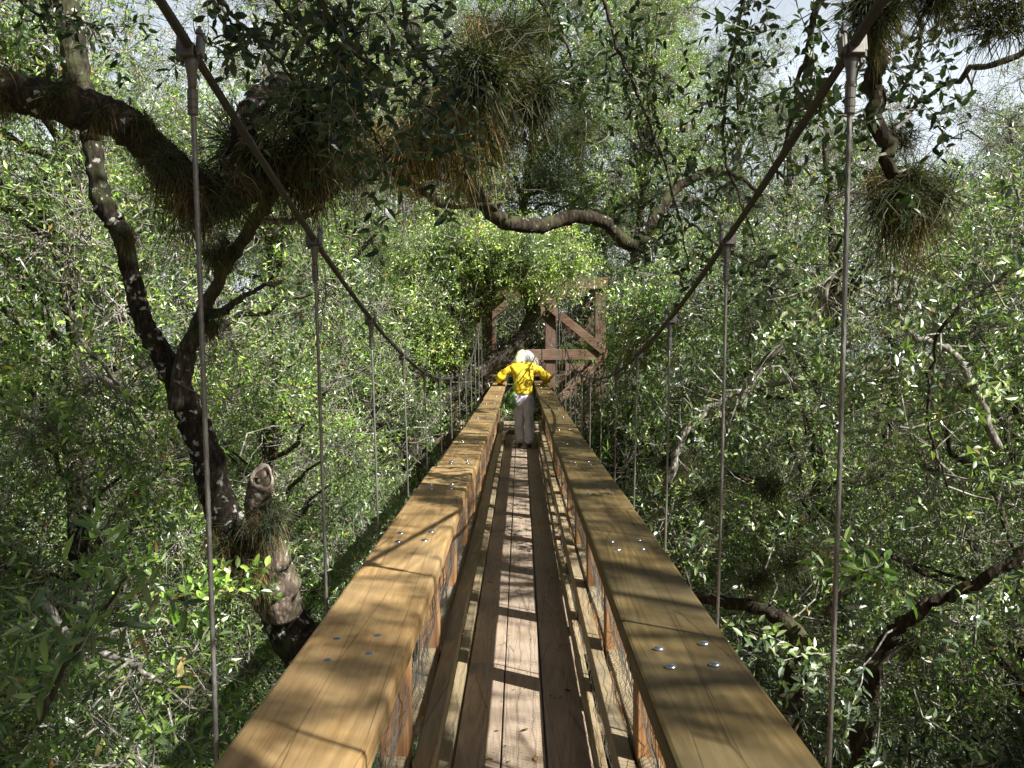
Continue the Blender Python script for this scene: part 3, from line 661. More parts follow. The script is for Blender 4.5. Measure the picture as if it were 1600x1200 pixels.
PR['S'] = tree_proto('understory_shrub', 4, 4.2, .06, [(0, 0, 1.6, 1.5, 1.5, 1.3), (.3, .1, 3.4, 1.5, 1.5, 1.3)], 60, 30, .10, .27, M['leaf_g'], M['bark2'], bare=500, sl=(.25, .5))
PR['D'] = tree_proto('laurel_tree', 5, 6.6, .08, [(0, 0, 4.0, 1.4, 1.4, 1.5), (.2, .1, 5.9, 1.3, 1.3, 1.1)], 62, 26, .12, .25, M['leaf_g'], M['bark2'], bare=500, sl=(.25, .5), fine=True)
PR['A2'] = tree_proto('oak_tree', 11, 12, .15, [(.3, 0, 4.2, 1.6, 1.7, 1.7), (-.3, .2, 7, 1.8, 1.8, 1.9), (.4, -.2, 9.8, 1.8, 1.7, 1.7), (-.2, 0, 12.2, 1.3, 1.3, .9)], 84, 52, .078, .32, M['leaf_l'], M['bark'], bare=1000, moss=6)
PR['B2'] = tree_proto('oak_tree', 12, 10, .14, [(-.3, 0, 2.8, 1.5, 1.6, 1.5), (.3, .3, 5.4, 1.9, 1.7, 1.7), (-.2, -.3, 8.2, 1.8, 1.7, 1.7)], 76, 50, .070, .42, M['leaf_r'], M['bark2'], bare=1400, moss=5)
PR['C2'] = tree_proto('oak_tree', 13, 15.5, .2, [(0, 0, 6.6, 1.9, 2, 1.9), (-.6, 0, 9.6, 2.1, 2, 2.1), (.5, .3, 13, 2.1, 2, 1.8), (-.2, 0, 15.6, 1.5, 1.5, 1.1)], 96, 52, .084, .36, M['leaf_f'], M['bark2'], bare=900, moss=10)
used = set()
def place(kind, x, y, s=1.0, rz=0, label='', cat='tree', group=None, leafm=None, z=0, sz=None, name=None):
    if kind in 'ABC' and int(abs(x * 7 + y * 3)) % 2: kind += '2'
    if kind in used: o = copy_tree(PR[kind])
    else: o = PR[kind]; used.add(kind)
    if name: o.name = name
    o.location = (x, y, z); o.rotation_euler = (0, 0, rz); o.scale = (s, s, sz or s)
    if leafm:
        for ch in [c for c in bpy.data.objects if c.parent == o and c.name.startswith('crown')]:
            if kind + leafm not in MV:
                md = ch.data.copy(); md.materials[0] = M[leafm]; MV[kind + leafm] = md
            ch.data = MV[kind + leafm]
    return tag(o, label, cat, group)
MV = {}
# first use of every prototype keeps its own leaves
GL, GR, GF = 'oaks in the dense wood left of the walkway', 'oaks in the dense wood right of the walkway', 'tall trees closing the view behind the timber tower'
LL, LR, LF = 'bright-leaved oak with pale twigs in the wood left of the walkway', 'dark glossy-leaved oak with grey twigs in the wood right of the walkway', 'tall pale-leaved tree closing the view behind the timber tower'
for i, (k, x, y, s) in enumerate([
    ('A', -3.9, 8.2, 1.0), ('A', -3.2, 12.2, .92), ('A', -3.1, 16.0, .95), ('B', -6.4, 6.4, 1.1), ('A', -6.6, 10.4, 1.05), ('B', -5.9, 14.2, 1.15), ('A', -6.2, 18.2, 1.1),
    ('C', -9.4, 12.6, .8), ('A', -9.8, 17.0, 1.1), ('C', -9.2, 22.0, .7), ('B', -4.6, 4.4, .72), ('C', -5.5, 22.5, .8), ('C', -13.6, 20, .9), ('B', -12.2, 15.2, 1.2)]):
    place(k, x, y, s, rz=(i * 2.1) % 1.5 - .75, label=LL, group=GL, leafm='leaf_l' if k != 'A' else None)
for i, (k, x, y, s) in enumerate([
    ('B', 4.2, 7.6, .95), ('B', 3.5, 11.2, 1.0), ('B', 3.5, 15.0, 1.02), ('A', 6.8, 9.6, .8), ('B', 6.9, 13.2, 1.1), ('A', 6.4, 17.4, .95),
    ('B', 9.8, 16.0, 1.15), ('A', 9.8, 20.8, .95), ('B', 7.2, 5.6, .82), ('B', 13.4, 19.5, 1.15), ('C', 6.2, 22.5, .85), ('A', 11.8, 23.5, 1.12)]):
    place(k, x, y, s, rz=(i * 1.7) % 1.5 - .75, label=LR, group=GR, leafm='leaf_r' if k != 'B' else None)
for i, (k, x, y, s) in enumerate([('C', -2.4, 22.8, 1.0), ('C', .6, 24.2, 1.15), ('C', 3.0, 23.0, 1.0), ('C', -4.2, 25.4, 1.25), ('C', 5.6, 25.2, .98), ('C', 1.8, 27, 1.3), ('A', -.6, 22.2, .75), ('C', -6.5, 27.5, 1.15), ('C', -1.2, 28.5, 1.2), ('C', 3.6, 28.0, 1.15), ('C', 9.0, 27.5, .88), ('C', -12, 29, 1.0), ('C', 14.5, 28.5, .9)]):
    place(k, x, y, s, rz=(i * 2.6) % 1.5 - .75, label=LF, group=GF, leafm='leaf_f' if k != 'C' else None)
for i, (k, x, y, s) in enumerate([('B', -1.3, 22.0, .95), ('B2', 1.6, 22.1, 1.0)]):
    place(k, x, y, s, rz=.3 * i, label=['shaded dark oak right behind the left half of the tower', 'shaded dark oak right behind the right half of the tower'][i], leafm='leaf_d')  # dark leaf colour stands in for the shade seen through the tower
for i, (x, y, s) in enumerate([(2.7, 17.4, 1.25), (1.85, 15.7, 1.12), (-2.4, 18.2, 1.3)]):
    place('S', x, y, s, rz=.4 * i, label=['bushy shrub at the right foot of the tower', 'bushy shrub just before the right foot of the tower', 'bushy shrub at the left foot of the tower'][i], cat='shrub', sz=1.75)
for i, (x, y, s) in enumerate([(-2.9, 4.6, 1), (-3.6, 6.6, 1.1), (-2.2, 8.6, 1.0), (-2.2, 12.0, 1.2), (-5.3, 8.6, 1.3), (-1.9, 15.4, 1.1), (-5.6, 12.4, 1.3), (-8, 9, 1.3), (-1.0, 6.6, .8), (-4.2, 3.4, 1.1)]):
    place('S', x, y, s, rz=(i * 1.3) % 1.6 - .8, label='bushy green shrub growing low in the wood left of the walkway', cat='shrub', group='low shrubs left of the walkway')
for i, (x, y, s) in enumerate([(2.9, 4.4, .85), (2.2, 7.0, .9), (4.7, 5.4, 1), (2.3, 10.2, 1.1), (2.2, 14.0, 1.1), (5.3, 10, 1.2), (4.9, 13.6, 1.2), (7.4, 8.2, 1.1)]):
    place('S', x, y, s, rz=(i * 1.9) % 1.6 - .8, label='dark glossy shrub growing low in the wood right of the walkway', cat='shrub', group='low shrubs right of the walkway', leafm='leaf_d' if y < 8.5 else 'leaf_r')  # nearest shrubs: deep shade put into the leaf colour
place('D', -2.9, 5.0, .92, .3, 'laurel tree with long bright green leaves below the left handrail, near the bottom left corner', name='laurel_tree')
place('D', -3.9, 6.0, .95, 2.3, 'laurel tree with long green leaves behind the corner laurel, left of the broken stump', name='laurel_tree')
place('D', 3.1, 5.8, .80, 4.0, 'laurel tree with broad glossy leaves low on the right, beside the nearest right hanger', leafm='leaf_d', name='laurel_tree')  # dark leaf colour paints the shade of the low thicket

# canopy over and behind the viewer: throws the dappled shade
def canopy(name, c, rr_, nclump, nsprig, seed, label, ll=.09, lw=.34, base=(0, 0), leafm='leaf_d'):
    root = empty(name, (base[0], base[1], 0)); T = spline([(0, 0, -.1, .17), (.1, .1, c[2] * .4, .14), ((c[0] - base[0]) * .5, (c[1] - base[1]) * .5, c[2] * .75, .11), (c[0] - base[0], c[1] - base[1], c[2], .05)], 5)
    tb = MB(); tb.tube(T[:, :3], T[:, 3], 10, bump=.1); tb.build('trunk', M['bark2'], root)
    lm, tm, lb, ms = crown(seed, [(c[0] - base[0], c[1] - base[1], c[2], *rr_)], nclump, nsprig, ll, lw, trunk_pts=T, bare=60)
    lb.build('limbs', M['bark2'], root); link('crown', lm, root, M[leafm]); link('twigs', tm, root, M['twig']); return tag(root, label, 'tree')
canopy('oak_tree', (5.3, -.4, 13.0), (1.9, 2.2, .8), 28, 15, 41, 'oak leaning over the near end of the walkway from the right', base=(5.9, -2.5))
canopy('oak_tree', (5.6, 3.6, 13.4), (1.5, 2.4, .8), 30, 16, 42, 'slender oak whose open crown spreads high above the right handrail', base=(6.8, 1.4))
canopy('oak_tree', (5.8, 8.0, 13.4), (1.5, 2.6, .8), 28, 15, 44, 'slender oak whose open crown spreads high above the middle of the walkway', base=(6.2, 7.4))
canopy('oak_tree', (1.9, 2.6, 13.0), (2.3, 1.5, .8), 60, 30, 43, 'dense oak crown spreading over the viewer and shading the moss-laden limb', base=(-2.4, -1.5))
canopy('oak_tree', (1.7, .9, 11.8), (1.2, 1.6, .7), 50, 32, 45, 'unseen dense oak added behind the viewer to shade the lower left of the wood', base=(2.4, -2.5))  # out of view, added to darken the lower left thicket
canopy('oak_tree', (8.4, 2.2, 9.4), (2.2, 2.6, 2.1), 120, 36, 46, 'unseen dense oak added at the right to shade the lower right of the wood', base=(8.4, 1.5))  # out of view, added to darken the lower right thicket

canopy('oak_tree', (5.8, 1.8, 7.8), (1.8, 2.0, 1.9), 90, 36, 47, 'unseen low dense oak added beside the viewer to shade the lower right thicket', base=(5.8, 1.5))  # another unseen tree added to block sun from the lower right
# ---------------------------------------------------------------- the lichened tree on the left, with its laden limb
def wp(lst): return [(*W(px, py, d), r_) for px, py, d, r_ in lst]
lt = empty('leaning_oak', (-1.1, 6.2, 0)); LO = Vector((-1.1, 6.2, 0))
tag(lt, 'crooked oak with white lichen patches on its dark trunk, left of the walkway', 'tree')
def tubepart(name, pts, mt, parent, off, n=14, bump=.12, sub=8, wob=.006, seed=0, cap=True):
    P = spline(pts, sub, 0, seed); g = np.random.default_rng(seed); P[1:-1, :3] += g.normal(0, wob, (len(P) - 2, 3))
    P[:, 3] *= 1 + g.normal(0, .05, len(P)); b = MB(); b.tube(P[:, :3], P[:, 3], n, bump=bump, seed=seed, cap=cap); o = b.build(name, mt, parent, origin=off)
    if parent: o.location = (0, 0, 0)
    return o
tubepart('trunk', [(-1.1, 6.2, -.1, .26), (-1.15, 6.2, 3, .2)] + wp([(500, 1100, 6.2, .18), (455, 985, 6.2, .15), (400, 880, 6.3, .125), (348, 800, 6.4, .115), (325, 720, 6.5, .105), (300, 650, 6.5, .098), (262, 570, 6.5, .08), (228, 510, 6.5, .068), (208, 440, 6.5, .062), (190, 365, 6.5, .066), (160, 315, 6.5, .07), (146, 240, 6.5, .062), (140, 190, 6.5, .07), (118, 100, 6.5, .085), (108, 30, 6.5, .08), (90, -60, 6.5, .07), (60, -260, 6.5, .05)]), M['bark'], lt, LO, n=18, seed=1)
tubepart('limb', wp([(278, 640, 6.45, .07), (290, 560, 6.45, .066), (318, 490, 6.4, .048), (352, 420, 6.3, .042), (392, 355, 6.2, .042), (425, 300, 6.0, .045), (455, 250, 5.9, .045)]), M['bark2'], lt, LO, seed=2)
tubepart('limb', wp([(320, 490, 6.4, .035), (350, 486, 6.4, .028), (372, 470, 6.4, .022), (400, 452, 6.5, .015), (440, 440, 6.6, .012)]), M['bark2'], lt, LO, seed=3)
st = tubepart('stump', wp([(440, 960, 6.1, .13), (432, 900, 6.0, .115), (418, 850, 5.95, .10), (405, 800, 5.9, .082), (406, 765, 5.88, .075), (409, 752, 5.87, .08)]), M['stump'], lt, LO, n=18, seed=4)
c = W(410, 748, 5.87) - LO; b = MB(); ax = (W(414, 720, 5.80) - W(408, 765, 5.88)).normalized(); ax = (ax + Vector((.1, -.75, .2))).normalized()
x = ax.cross(Vector((0, 0, 1))).normalized(); y = ax.cross(x); rim = []; rr = random.Random(3)
n = 24
for (r_, h_) in ((.084, -.03), (.086, .015), (.080, .030), (.068, .028), (.060, -.03)):
    for k in range(n):
        a = 2 * math.pi * k / n; j = 1 + .10 * math.sin(3 * a + 1) + rr.uniform(-.04, .04); rim.append(c + (x * math.cos(a) * r_ * .8 + y * math.sin(a) * r_ * 1.15) * j + ax * h_)
b.add(rim, [(i * n + k, i * n + (k + 1) % n, i * n + n + (k + 1) % n, i * n + n + k) for i in range(4) for k in range(n)], True); b.build('cut_rim', M['cut'], lt)
b = MB(); b.add([c + (x * math.cos(2 * math.pi * k / n) * .058 + y * math.sin(2 * math.pi * k / n) * .08) + ax * -.02 for k in range(n)], [tuple(range(n))]); b.build('hollow', M['hollow'], lt)  # flat disc; the shade of the hole is put into its colour
# the limb that crosses above the walkway
cl = empty('crossing_limb', W(-60, 120, 5.0)); CO = Vector(cl.location)
tag(cl, 'long twisting oak limb crossing above the walkway, its left half thick with air plants', 'tree limb')
tubepart('limb', wp([(-60, 120, 5, .10), (30, 145, 5, .10), (110, 165, 5, .105), (190, 190, 5.1, .10), (250, 240, 5.2, .095), (300, 290, 5.3, .09), (350, 305, 5.5, .085), (420, 285, 5.8, .08), (480, 262, 6.1, .08), (560, 258, 6.5, .075), (640, 262, 7, .07), (710, 275, 7.4, .068), (745, 305, 7.8, .066), (785, 345, 8.2, .066), (845, 352, 8.6, .066), (900, 338, 8.8, .062), (945, 348, 9, .062), (985, 382, 9, .066), (1012, 360, 9, .06), (1040, 312, 9.1, .05), (1075, 283, 9.2, .042), (1115, 266, 9.3, .034), (1150, 274, 9.4, .026), (1190, 305, 9.5, .014)]), M['barkd'], cl, CO, seed=5)
tubepart('side_limb', wp([(352, 300, 5.5, .07), (372, 240, 5.6, .075), (385, 190, 5.7, .078), (412, 150, 5.8, .075), (450, 132, 5.9, .07), (490, 150, 6.0, .06), (520, 190, 6.1, .04)]), M['bark'], cl, CO, seed=6)
tubepart('side_limb', wp([(1030, 325, 9.1, .03), (1060, 318, 9.2, .028), (1090, 312, 9.3, .022), (1120, 330, 9.5, .012)]), M['bark2'], cl, CO, seed=7)
tubepart('side_limb', wp([(600, 262, 6.7, .03), (660, 300, 6.9, .024), (700, 322, 7.4, .02), (790, 316, 8, .012)]), M['bark2'], cl, CO, seed=8)
tubepart('side_limb', wp([(395, 345, 6.2, .02), (440, 347, 6.1, .02), (480, 338, 6.1, .016), (500, 320, 6.1, .01)]), M['twig'], cl, CO, seed=9)
# the trunk that bends across the far end
ft = empty('bent_oak', (-2.2, 17.2, 0)); tag(ft, 'oak with a thick bent trunk curving across the tower above the person in yellow', 'tree'); FO = Vector((-2.2, 17.2, 0))
tubepart('trunk', [(-2.2, 17.2, -.1, .22), (-2.1, 17.2, 4, .19), (-1.8, 17.3, 6.4, .18)] + wp([(735, 590, 17.2, .165), (765, 570, 17.2, .17), (795, 550, 17.2, .16), (818, 528, 17.2, .15), (830, 500, 17.2, .13), (833, 478, 17.2, .13), (822, 455, 17.2, .12), (800, 430, 17.2, .1), (770, 400, 17.3, .08), (750, 350, 17.3, .06)]), M['bark2'], ft, FO, seed=10)
g = np.random.default_rng(9); T = np.array([[*(W(800, 430, 17.2) - FO), .08], [*(W(750, 350, 17.2) - FO), .06]])
for nm, lob, ncl in (('crown', [(W(740, 405, 16.6).x + 2.2, -.4, W(740, 405, 17).z, 1.4, .8, .6), (W(830, 415, 16.6).x + 2.2, -.5, W(800, 408, 17).z, 1.2, .7, .5), (W(650, 500, 16.6).x + 2.2, -.4, W(650, 480, 17).z, .9, .9, 1.2)], 130),):
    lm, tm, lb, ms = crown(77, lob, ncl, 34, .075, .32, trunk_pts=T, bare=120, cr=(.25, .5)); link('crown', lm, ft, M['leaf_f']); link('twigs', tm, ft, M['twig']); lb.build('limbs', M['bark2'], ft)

# right-hand limbs and stems
def stem(name, pts, mt, label, cat='branch', seed=0, group=None, n=10):
    P0 = Vector(pts[0][:3]); o = empty(name, P0); tubepart('stem', pts, mt, o, P0, n=n, seed=seed, wob=.01)
    return tag(o, label, cat, group), P0
def twigs_off(o, P0, pts, n, L, seed, leafm=None, ll=.07):
    g = np.random.default_rng(seed); P = spline(pts, 6); A = []; B = []; ra = []; rb = []; tips = []
    for i in range(n):
        s_ = P[g.integers(1, len(P))][:3] - np.array(P0); d = unit(g.normal(size=3) + np.array([0, 0, .2])); r_ = g.uniform(.004, .009)
        for j in range(5):
            e = s_ + d * g.uniform(.5, 1.2) * L / 5; A.append(s_); B.append(e); ra.append(r_); r_ *= .75; rb.append(r_); s_ = e; d = unit(d + g.normal(size=3) * .45)
            if j > 1: tips.append((e, d))
    link('twigs', stick_mesh('twigs', np.array(A), np.array(B), np.array(ra), np.array(rb)), o, M['twig'])
    if leafm:
        p = np.array([t[0] for t in tips]); d = np.array([t[1] for t in tips]); p = np.repeat(p, 2, 0); d = unit(np.repeat(d, 2, 0) + g.normal(size=(len(p), 3)) * .4)
        a = leaves_on(p, d, g.uniform(.08, .2, len(p)), 6, ll, .4, g); link('leaves', leaf_mesh('leaves', *a, True, g), o, M[leafm])
pts = wp([(1340, 1260, 5.5, .075), (1350, 1120, 5.4, .06), (1365, 1040, 5.3, .05), (1400, 985, 5.2, .04), (1460, 940, 5.1, .032), (1530, 905, 5.0, .03), (1620, 850, 4.9, .026), (1720, 800, 4.8, .02)])
o, p0 = stem('forked_limb', pts, M['barkd'], 'dark forking limb curving up to the right edge in the lower right corner', seed=20); twigs_off(o, p0, pts, 26, .9, 20, 'leaf_r')
pts = wp([(1260, 1260, 6, .11), (1230, 1120, 6, .09), (1250, 1010, 6, .07), (1210, 960, 6.2, .05), (1130, 940, 6.3, .04), (1060, 925, 6.4, .03)])
o, p0 = stem('low_trunk', pts, M['barkd'], 'dark mossy trunk standing low behind the nearest right hanger', 'tree trunk', seed=21); twigs_off(o, p0, pts, 20, .9, 21, 'leaf_r')
pts = wp([(1395, -60, 3.4, .03), (1370, 60, 3.4, .032), (1362, 150, 3.4, .03), (1385, 230, 3.4, .028), (1392, 275, 3.4, .02)])
o, p0 = stem('hanging_stem', pts, M['barkd'], 'dark fern-covered stem hanging beside the right hand clamp', seed=22); twigs_off(o, p0, pts, 10, .35, 22, 'leaf_d', .05)
pts = wp([(1640, 65, 4.5, .016), (1540, 105, 4.6, .015), (1460, 140, 4.8, .012), (1400, 195, 5, .01), (1345, 235, 5.2, .006)])
o, p0 = stem('bare_branch', pts, M['bark2'], 'thin bare branch crossing the bright sky gap at the upper right', seed=23); twigs_off(o, p0, pts, 8, .3, 23)
for i, (pl, lab) in enumerate([
    ([(1150, 640, 7.5, .03), (1200, 560, 7.4, .028), (1270, 500, 7.3, .024), (1300, 430, 7.2, .018)], 'pale grey branch rising behind the second right hanger'),
    ([(1560, 700, 6.0, .026), (1500, 560, 6.0, .024), (1420, 520, 6.1, .02), (1395, 430, 6.2, .014)], 'pale branch bending left in the foliage near the right edge'),
    ([(1040, 760, 9, .04), (1075, 670, 9, .034), (1140, 620, 9, .028), (1250, 590, 8.8, .02)], 'crooked grey branch just beyond the third right hanger'),
    ([(60, 930, 5.2, .022), (120, 1005, 5.1, .022), (190, 1030, 5.0, .018), (240, 1060, 4.9, .012)], 'bare grey branch lying across the leaves at the lower left'),
    ([(90, 640, 7.2, .035), (150, 590, 7.2, .03), (190, 610, 7.2, .02), (120, 520, 7.2, .014)], 'knotted dead branch at the left edge halfway up'),
    ([(1590, 420, 5.5, .011), (1480, 500, 5.6, .011), (1450, 640, 5.8, .010), (1480, 760, 5.9, .007)], 'thin dark branch dropping through the leaves at the far right')]):
    pts = wp(pl); o, p0 = stem('branch', pts, M['twig'] if 'dark' not in lab else M['barkd'], lab, seed=30 + i); twigs_off(o, p0, pts, 26, 1.0, 30 + i, 'leaf_l' if i in (3, 4) else 'leaf_r')

# ---------------------------------------------------------------- air plants
def airplant(seed, n, r, hang=.0, brown=.4, hangb=.6):
    g = np.random.default_rng(seed); out = []
    for m_, cnt, hg in (('g', int(n * (1 - brown)), hang), ('b', int(n * brown), hangb)):
        d = unit(g.normal(size=(cnt, 3)) + np.array([0, 0, .25 - hg * 1.6])); base = (g.normal(0, 1, (6, 3)) * r * .28)[g.integers(0, 6, cnt)] + g.normal(0, r * .11, (cnt, 3)); L = (g.uniform(.2, 1.25, cnt) ** 1.2)[:, None] * r * (1 + hg * .5)
        p = [base]; dd = d
        for j in range(3):
            dd = unit(dd + np.array([0, 0, -.22 - hg * .35]) + g.normal(size=(cnt, 3)) * .15); p.append(p[-1] + dd * L / 3)
        sd = unit(np.cross(d, g.normal(size=(cnt, 3)))); w_ = g.uniform(.0022, .0045, cnt)[:, None]
        rows = []
        for j, f in enumerate((1, .85, .55)): rows += [p[j] - sd * w_ * f, p[j] + sd * w_ * f]
        V = np.stack(rows + [p[3]], 1).reshape(-1, 3); b_ = np.arange(cnt)[:, None] * 7
        Fc = (b_ + np.array([[0, 1, 3, 2, 2, 3, 5, 4, 4, 5, 6]])).ravel(); out.append(np_mesh('blades', V, Fc, np.tile([4, 4, 3], cnt)))
    return out
AP = [airplant(50, 1700, .34, .1, .2), airplant(51, 1300, .34, .25, .4, .8), airplant(52, 1000, .40, .35, .7, .85), airplant(53, 700, .34, 0, .12, .3)]
used_label = {}
plants = [ # px, py, d, scale, kind, label
    (20, 130, 5.0, .4, 0, 'air plant tuft at the left edge on the big limb'), (90, 150, 4.95, .42, 3, 'air plant tuft where the big limb crosses the lichened trunk'),
    (150, 175, 5.0, .33, 1, 'brown air plant tuft right of the lichened trunk on the limb'), (215, 190, 5.05, .4, 3, 'spiky air plant on the limb left of the first left hanger'),
    (262, 245, 5.15, .5, 1, 'shaggy air plant hanging on the limb just left of the first left hanger'), (315, 290, 5.3, .75, 1, 'large shaggy air plant behind the first left hanger'),
    (370, 290, 5.5, .6, 0, 'dark air plant cluster just right of the first left hanger'), (450, 235, 5.8, 1.15, 0, 'very large dark air plant mass between hanger and cable at the upper left'),
    (510, 190, 5.9, 1.1, 0, 'dark air plant mass above the laden limb, left of centre'), (490, 262, 6.0, .75, 1, 'dark drooping air plant under the limb, left of centre'),
    (560, 235, 6.4, .68, 1, 'olive air plant on the limb right of the dark mass'), (620, 225, 6.8, .9, 2, 'straw-coloured air plant skirt at the middle of the limb'),
    (690, 180, 7.0, 1.15, 2, 'longest straw-coloured air plant skirt hanging left of centre'), (740, 215, 7.3, .95, 2, 'straw-coloured air plant skirt above the dip of the limb'),
    (745, 120, 6.6, 1.15, 0, 'huge dark air plant ball at the top centre'), (800, 150, 7.0, 1.0, 0, 'dark air plant right of the huge ball'), (765, 50, 6.6, .85, 0, 'air plant above the huge ball at the top centre'),
    (845, 45, 7.0, .7, 3, 'green air plant near the top edge right of centre'), (745, 300, 7.8, .4, 3, 'small tuft at the start of the limb dip'), (905, 200, 8.6, .6, 3, 'small green air plant hanging right of centre'),
    (1420, 300, 3.9, .62, 1, 'big drooping air plant at the right, beside the nearest right hanger'), (1385, 285, 3.9, .42, 0, 'dark air plant stuck to the left side of the big drooping one'), (1460, 290, 4.0, .4, 3, 'green air plant stuck to the right side of the big drooping one'),
    (1580, 20, 2.9, .5, 3, 'blurred green air plant in the top right corner'), (1500, -25, 3.0, .45, 0, 'dark air plant along the top edge at the right'), (1365, 20, 3.3, .5, 0, 'dark air plant above the right clamp'), (1395, 210, 3.5, .35, 3, 'small air plant midway on the hanging stem'),
    (420, 800, 5.8, .55, 1, 'grassy tuft below the hollow of the broken stump'), (370, 840, 5.95, .65, 1, 'grassy tuft in the fork beside the broken stump'), (400, 880, 5.85, .5, 1, 'lowest grassy tuft on the broken stump'), (195, 365, 6.35, .3, 1, 'small tuft at the bend of the lichened trunk'),
    (325, 500, 6.25, .35, 1, 'small tuft on the second limb of the lichened tree'), (345, 385, 6.1, .45, 1, 'tuft hanging from the upper second limb of the lichened tree'),
    (1295, 865, 5.3, .5, 3, 'spiky green air plant left of the nearest right hanger'), (1210, 760, 7.0, .6, 3, 'grassy air plant between the first two right hangers'), (1110, 770, 8.0, .7, 3, 'grassy air plant right of the third right hanger'),
    (1060, 720, 9.2, .6, 0, 'pale spiky air plant low beside the fourth right hanger'), (1230, 870, 6.0, .55, 3, 'dark grassy air plant low between the first two right hangers'), (1130, 640, 9, .4, 0, 'small air plant ball beyond the second right hanger'),
    (1010, 530, 15.5, 1.3, 2, 'brown dead palm-like skirt right of the tower'), (1440, 1010, 5.2, .5, 3, 'grassy tuft on the forked limb at the lower right'), (1180, 900, 6.2, .5, 3, 'small grassy tuft low right of the handrail')]
for i, (px, py, d, s_, k, lab) in enumerate(plants):
    o = empty('air_plant', W(px, py, d), i * 1.1); o.scale = (s_, s_, s_); tag(o, lab, 'air plant', 'air plants on the limbs')
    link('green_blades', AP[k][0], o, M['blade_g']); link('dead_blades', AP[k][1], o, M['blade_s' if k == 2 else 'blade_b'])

gg = random.Random(8)
for i in range(16):
    t = i / 15; px = 10 + 290 * t + gg.uniform(-8, 8); py = np.interp(px, [0, 110, 190, 250, 300], [135, 160, 185, 238, 290]) + gg.uniform(-28, 22)
    o = empty('air_plant', W(px, py, 4.95 + .3 * t), gg.uniform(0, 6)); s_ = gg.uniform(.16, .30); o.scale = (s_,) * 3
    tag(o, 'one of the small tufts crowded on the laden limb left of the first left hanger', 'air plant', 'small tufts crowded on the left end of the laden limb')
    link('green_blades', AP[3][0], o, M['blade_g']); link('dead_blades', AP[1][1], o, M['blade_b'])

# ---------------------------------------------------------------- near leafy boughs
def bough(pl, n, seed, label, ll=.075, lw=.42, leafm='leaf_d', L=.5, hang=.4):
    pts = wp(pl); P0 = Vector(pts[0][:3]); o = empty('leafy_bough', P0); tubepart('stem', pts, M['bark2'], o, P0, n=7, seed=seed, wob=.006)
    g = np.random.default_rng(seed); P = spline(pts, 8)[:, :3] - np.array(P0); A = []; B = []; ps = []; ds = []
    for i in range(n):
        s_ = P[g.integers(2, len(P))]; d = unit(g.normal(size=3) + np.array([0, 0, -hang])); m_ = 4
        for j in range(m_):
            e = s_ + d * g.uniform(.6, 1.3) * L / m_; A.append(s_); B.append(e); ps.append(s_); ds.append(d); s_ = e; d = unit(d + g.normal(size=3) * .4)
    A = np.array(A); link('twigs', stick_mesh('twigs', A, np.array(B), np.full(len(A), .003), np.full(len(A), .0018)), o, M['twig'])
    a = leaves_on(np.array(ps), np.array(ds), np.full(len(ps), L / 4), 4, ll, lw, g, .3); link('leaves', leaf_mesh('leaves', *a, True, g), o, M[leafm])
    tag(o, label, 'bough', 'near leafy boughs'); return o
bough([(470, -60, 3.9, .014), (520, 40, 4, .012), (590, 110, 4.1, .009), (680, 180, 4.2, .005)], 22, 60, 'leafy bough with broad dark leaves hanging left of top centre')
bough([(620, -60, 4.6, .014), (640, 60, 4.6, .012), (700, 150, 4.7, .009), (730, 280, 4.8, .005)], 16, 61, 'leafy bough dangling in front of the straw-coloured air plants')
bough([(560, -60, 4.3, .012), (540, 60, 4.3, .01), (560, 150, 4.4, .007), (600, 240, 4.5, .004)], 22, 72, 'leafy bough hanging just left of the straw-coloured skirt', .07, .45)
bough([(380, -60, 4.9, .012), (470, 50, 5, .009), (520, 130, 5.1, .005)], 20, 73, 'leafy bough over the very large dark air plant mass')
bough([(930, -60, 6.2, .016), (960, 60, 6.2, .013), (1010, 180, 6.2, .01), (1060, 330, 6.2, .006), (1075, 420, 6.2, .004)], 44, 62, 'long leafy bough hanging right of centre down to the limb')
bough([(1290, -60, 3.7, .014), (1265, 60, 3.8, .012), (1240, 160, 3.9, .009), (1215, 280, 4, .005)], 22, 63, 'round-leaved bough hanging just left of the right clamp', .055, .6)
bough([(1400, -60, 4.6, .013), (1440, 60, 4.7, .01), (1400, 160, 4.8, .006)], 14, 64, 'leafy bough at the top right over the sky gap', .055, .55)
bough([(300, -60, 4.5, .013), (360, 20, 4.6, .011), (420, 80, 4.7, .008), (470, 140, 4.8, .004)], 20, 65, 'leafy bough above the upper left cable')
bough([(0, -80, 5.5, .013), (40, 10, 5.5, .01), (150, 40, 5.5, .006)], 18, 66, 'leafy bough in the top left corner')
bough([(800, -60, 7, .016), (880, 60, 7.2, .012), (900, 130, 7.3, .006)], 26, 67, 'leafy bough at the top centre, right of the huge air plant')
bough([(1170, -60, 5.6, .016), (1150, 60, 5.8, .012), (1130, 220, 5.9, .009), (1180, 380, 6, .005)], 34, 68, 'leafy bough with dark leaves along the right main cable', .065, .5)
bough([(1080, 350, 7.5, .012), (1150, 400, 7.4, .01), (1240, 420, 7.3, .005)], 20, 69, 'dark leafy bough under the right end of the crossing limb')
bough([(1290, 960, 3.9, .012), (1340, 900, 3.8, .009), (1390, 870, 3.75, .005)], 5, 70, 'sunlit sprig with large glossy leaves right of the nearest right hanger', .085, .36, 'leaf_g', .24, 0)
bough([(60, 1130, 3.6, .012), (120, 1010, 3.6, .009), (200, 900, 3.6, .005)], 12, 71, 'sunlit sprig with long pointed green leaves at the lower left', .12, .24, 'leaf_g', .38, 0)

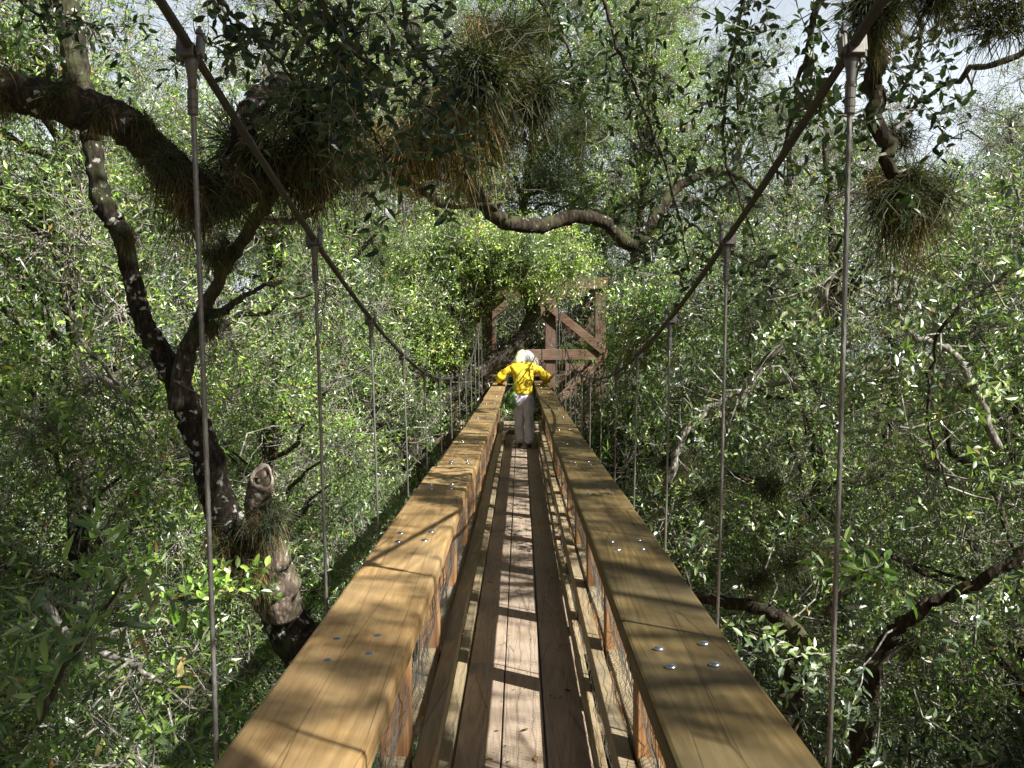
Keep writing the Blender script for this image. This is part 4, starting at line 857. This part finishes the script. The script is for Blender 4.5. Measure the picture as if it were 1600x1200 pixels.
# ---------------------------------------------------------------- ground
g = np.random.default_rng(1); nx = 140; xs = np.concatenate([np.linspace(-400, -30, 12), np.linspace(-28, 28, nx), np.linspace(30, 400, 12)]); ys = np.concatenate([np.linspace(-400, -12, 10), np.linspace(-10, 40, nx), np.linspace(44, 600, 14)])
X, Y = np.meshgrid(xs, ys); Z = .12 * np.sin(X * .9 + 1) * np.cos(Y * .7) + .06 * np.sin(X * 2.3 + Y * 1.7) + g.normal(0, .015, X.shape)
V = np.stack([X, Y, Z], -1).reshape(-1, 3); a, b_ = X.shape; I = (np.arange(a - 1)[:, None] * b_ + np.arange(b_ - 1)).ravel()
gm = np_mesh('forest_floor', V, np.stack([I, I + 1, I + b_ + 1, I + b_], 1).ravel(), np.full(len(I), 4), True)
tag(link('forest_floor', gm, None, M['ground']), kind='structure')
# low plants over the floor
n = 9000; P = np.stack([g.uniform(-14, 14, n), g.uniform(0, 26, n), np.full(n, .05)], 1); d = unit(g.normal(size=(n, 3)) * .6 + np.array([0, 0, 1]))
a = leaves_on(P, d, g.uniform(.2, .6, n), 7, .11, .3, g); o = link('ground_cover', leaf_mesh('ground_cover', *a), None, M['leaf_l'])
tag(o, 'low leafy ground cover spread over the forest floor', 'ground cover', kind='stuff')
# palmettos
def palmetto(seed):
    g = np.random.default_rng(seed); V = []; Fc = []; sb = MB()
    for f in range(9):
        az = f * 2.4; el = g.uniform(.5, 1.2); L = g.uniform(.6, 1.1); dr = np.array([math.cos(az) * math.cos(el), math.sin(az) * math.cos(el), math.sin(el)]); c = dr * L
        sb.tube([(0, 0, 0), tuple(dr * L * .5 + np.array([0, 0, .05])), tuple(c)], [.012, .009, .006], 5)
        side = unit(np.cross(dr, [0, 0, 1])); up = np.cross(side, dr)
        for k in range(22):
            a = (k - 10.5) / 10.5 * 1.9; d_ = dr * math.cos(a) + side * math.sin(a) + up * .1; bl = .5 * (1 - .15 * abs(a)); w_ = up * .004 + np.cross(d_, up) * .018
            i = len(V); V += [c, c + d_ * bl * .5 + w_, c + d_ * bl + np.array([0, 0, -.08]), c + d_ * bl * .5 - w_]; Fc += [i, i + 1, i + 2, i, i + 2, i + 3]
    return np_mesh('fans', np.array(V), np.array(Fc), np.full(len(Fc) // 3, 3)), sb
pm, sb = palmetto(3); first = None
for i, (x, y, z, s_, lab) in enumerate([(1.75, 16.6, 5.6, 1.0, 'palmetto with fan leaves beside the right foot of the tower'), (1.9, 19.2, 6.9, 1.3, 'palm crown right of the timber tower'), (-3.2, 5.6, .1, 1.2, 'palmetto on the forest floor at the lower left'), (-.2, 22.3, 7.2, 1.3, 'palm crown seen through the middle of the tower')]):
    o = empty('palmetto', (x, y, z), i * 1.7); o.scale = (s_,) * 3; link('fans', pm, o, M['palm'])
    if i == 0: so_ = sb.build('stalks', M['palm'], o); sm_ = so_.data
    else: link('stalks', sm_, o)
    if z > 1:
        b = MB(); b.tube([(0, 0, 0), (.05, .03, -z / s_ * .5), (0, 0, -z / s_ - .05)], [.05, .06, .08], 9, bump=.1); b.build('trunk', M['bark2'], o)
    tag(o, lab, 'palm')
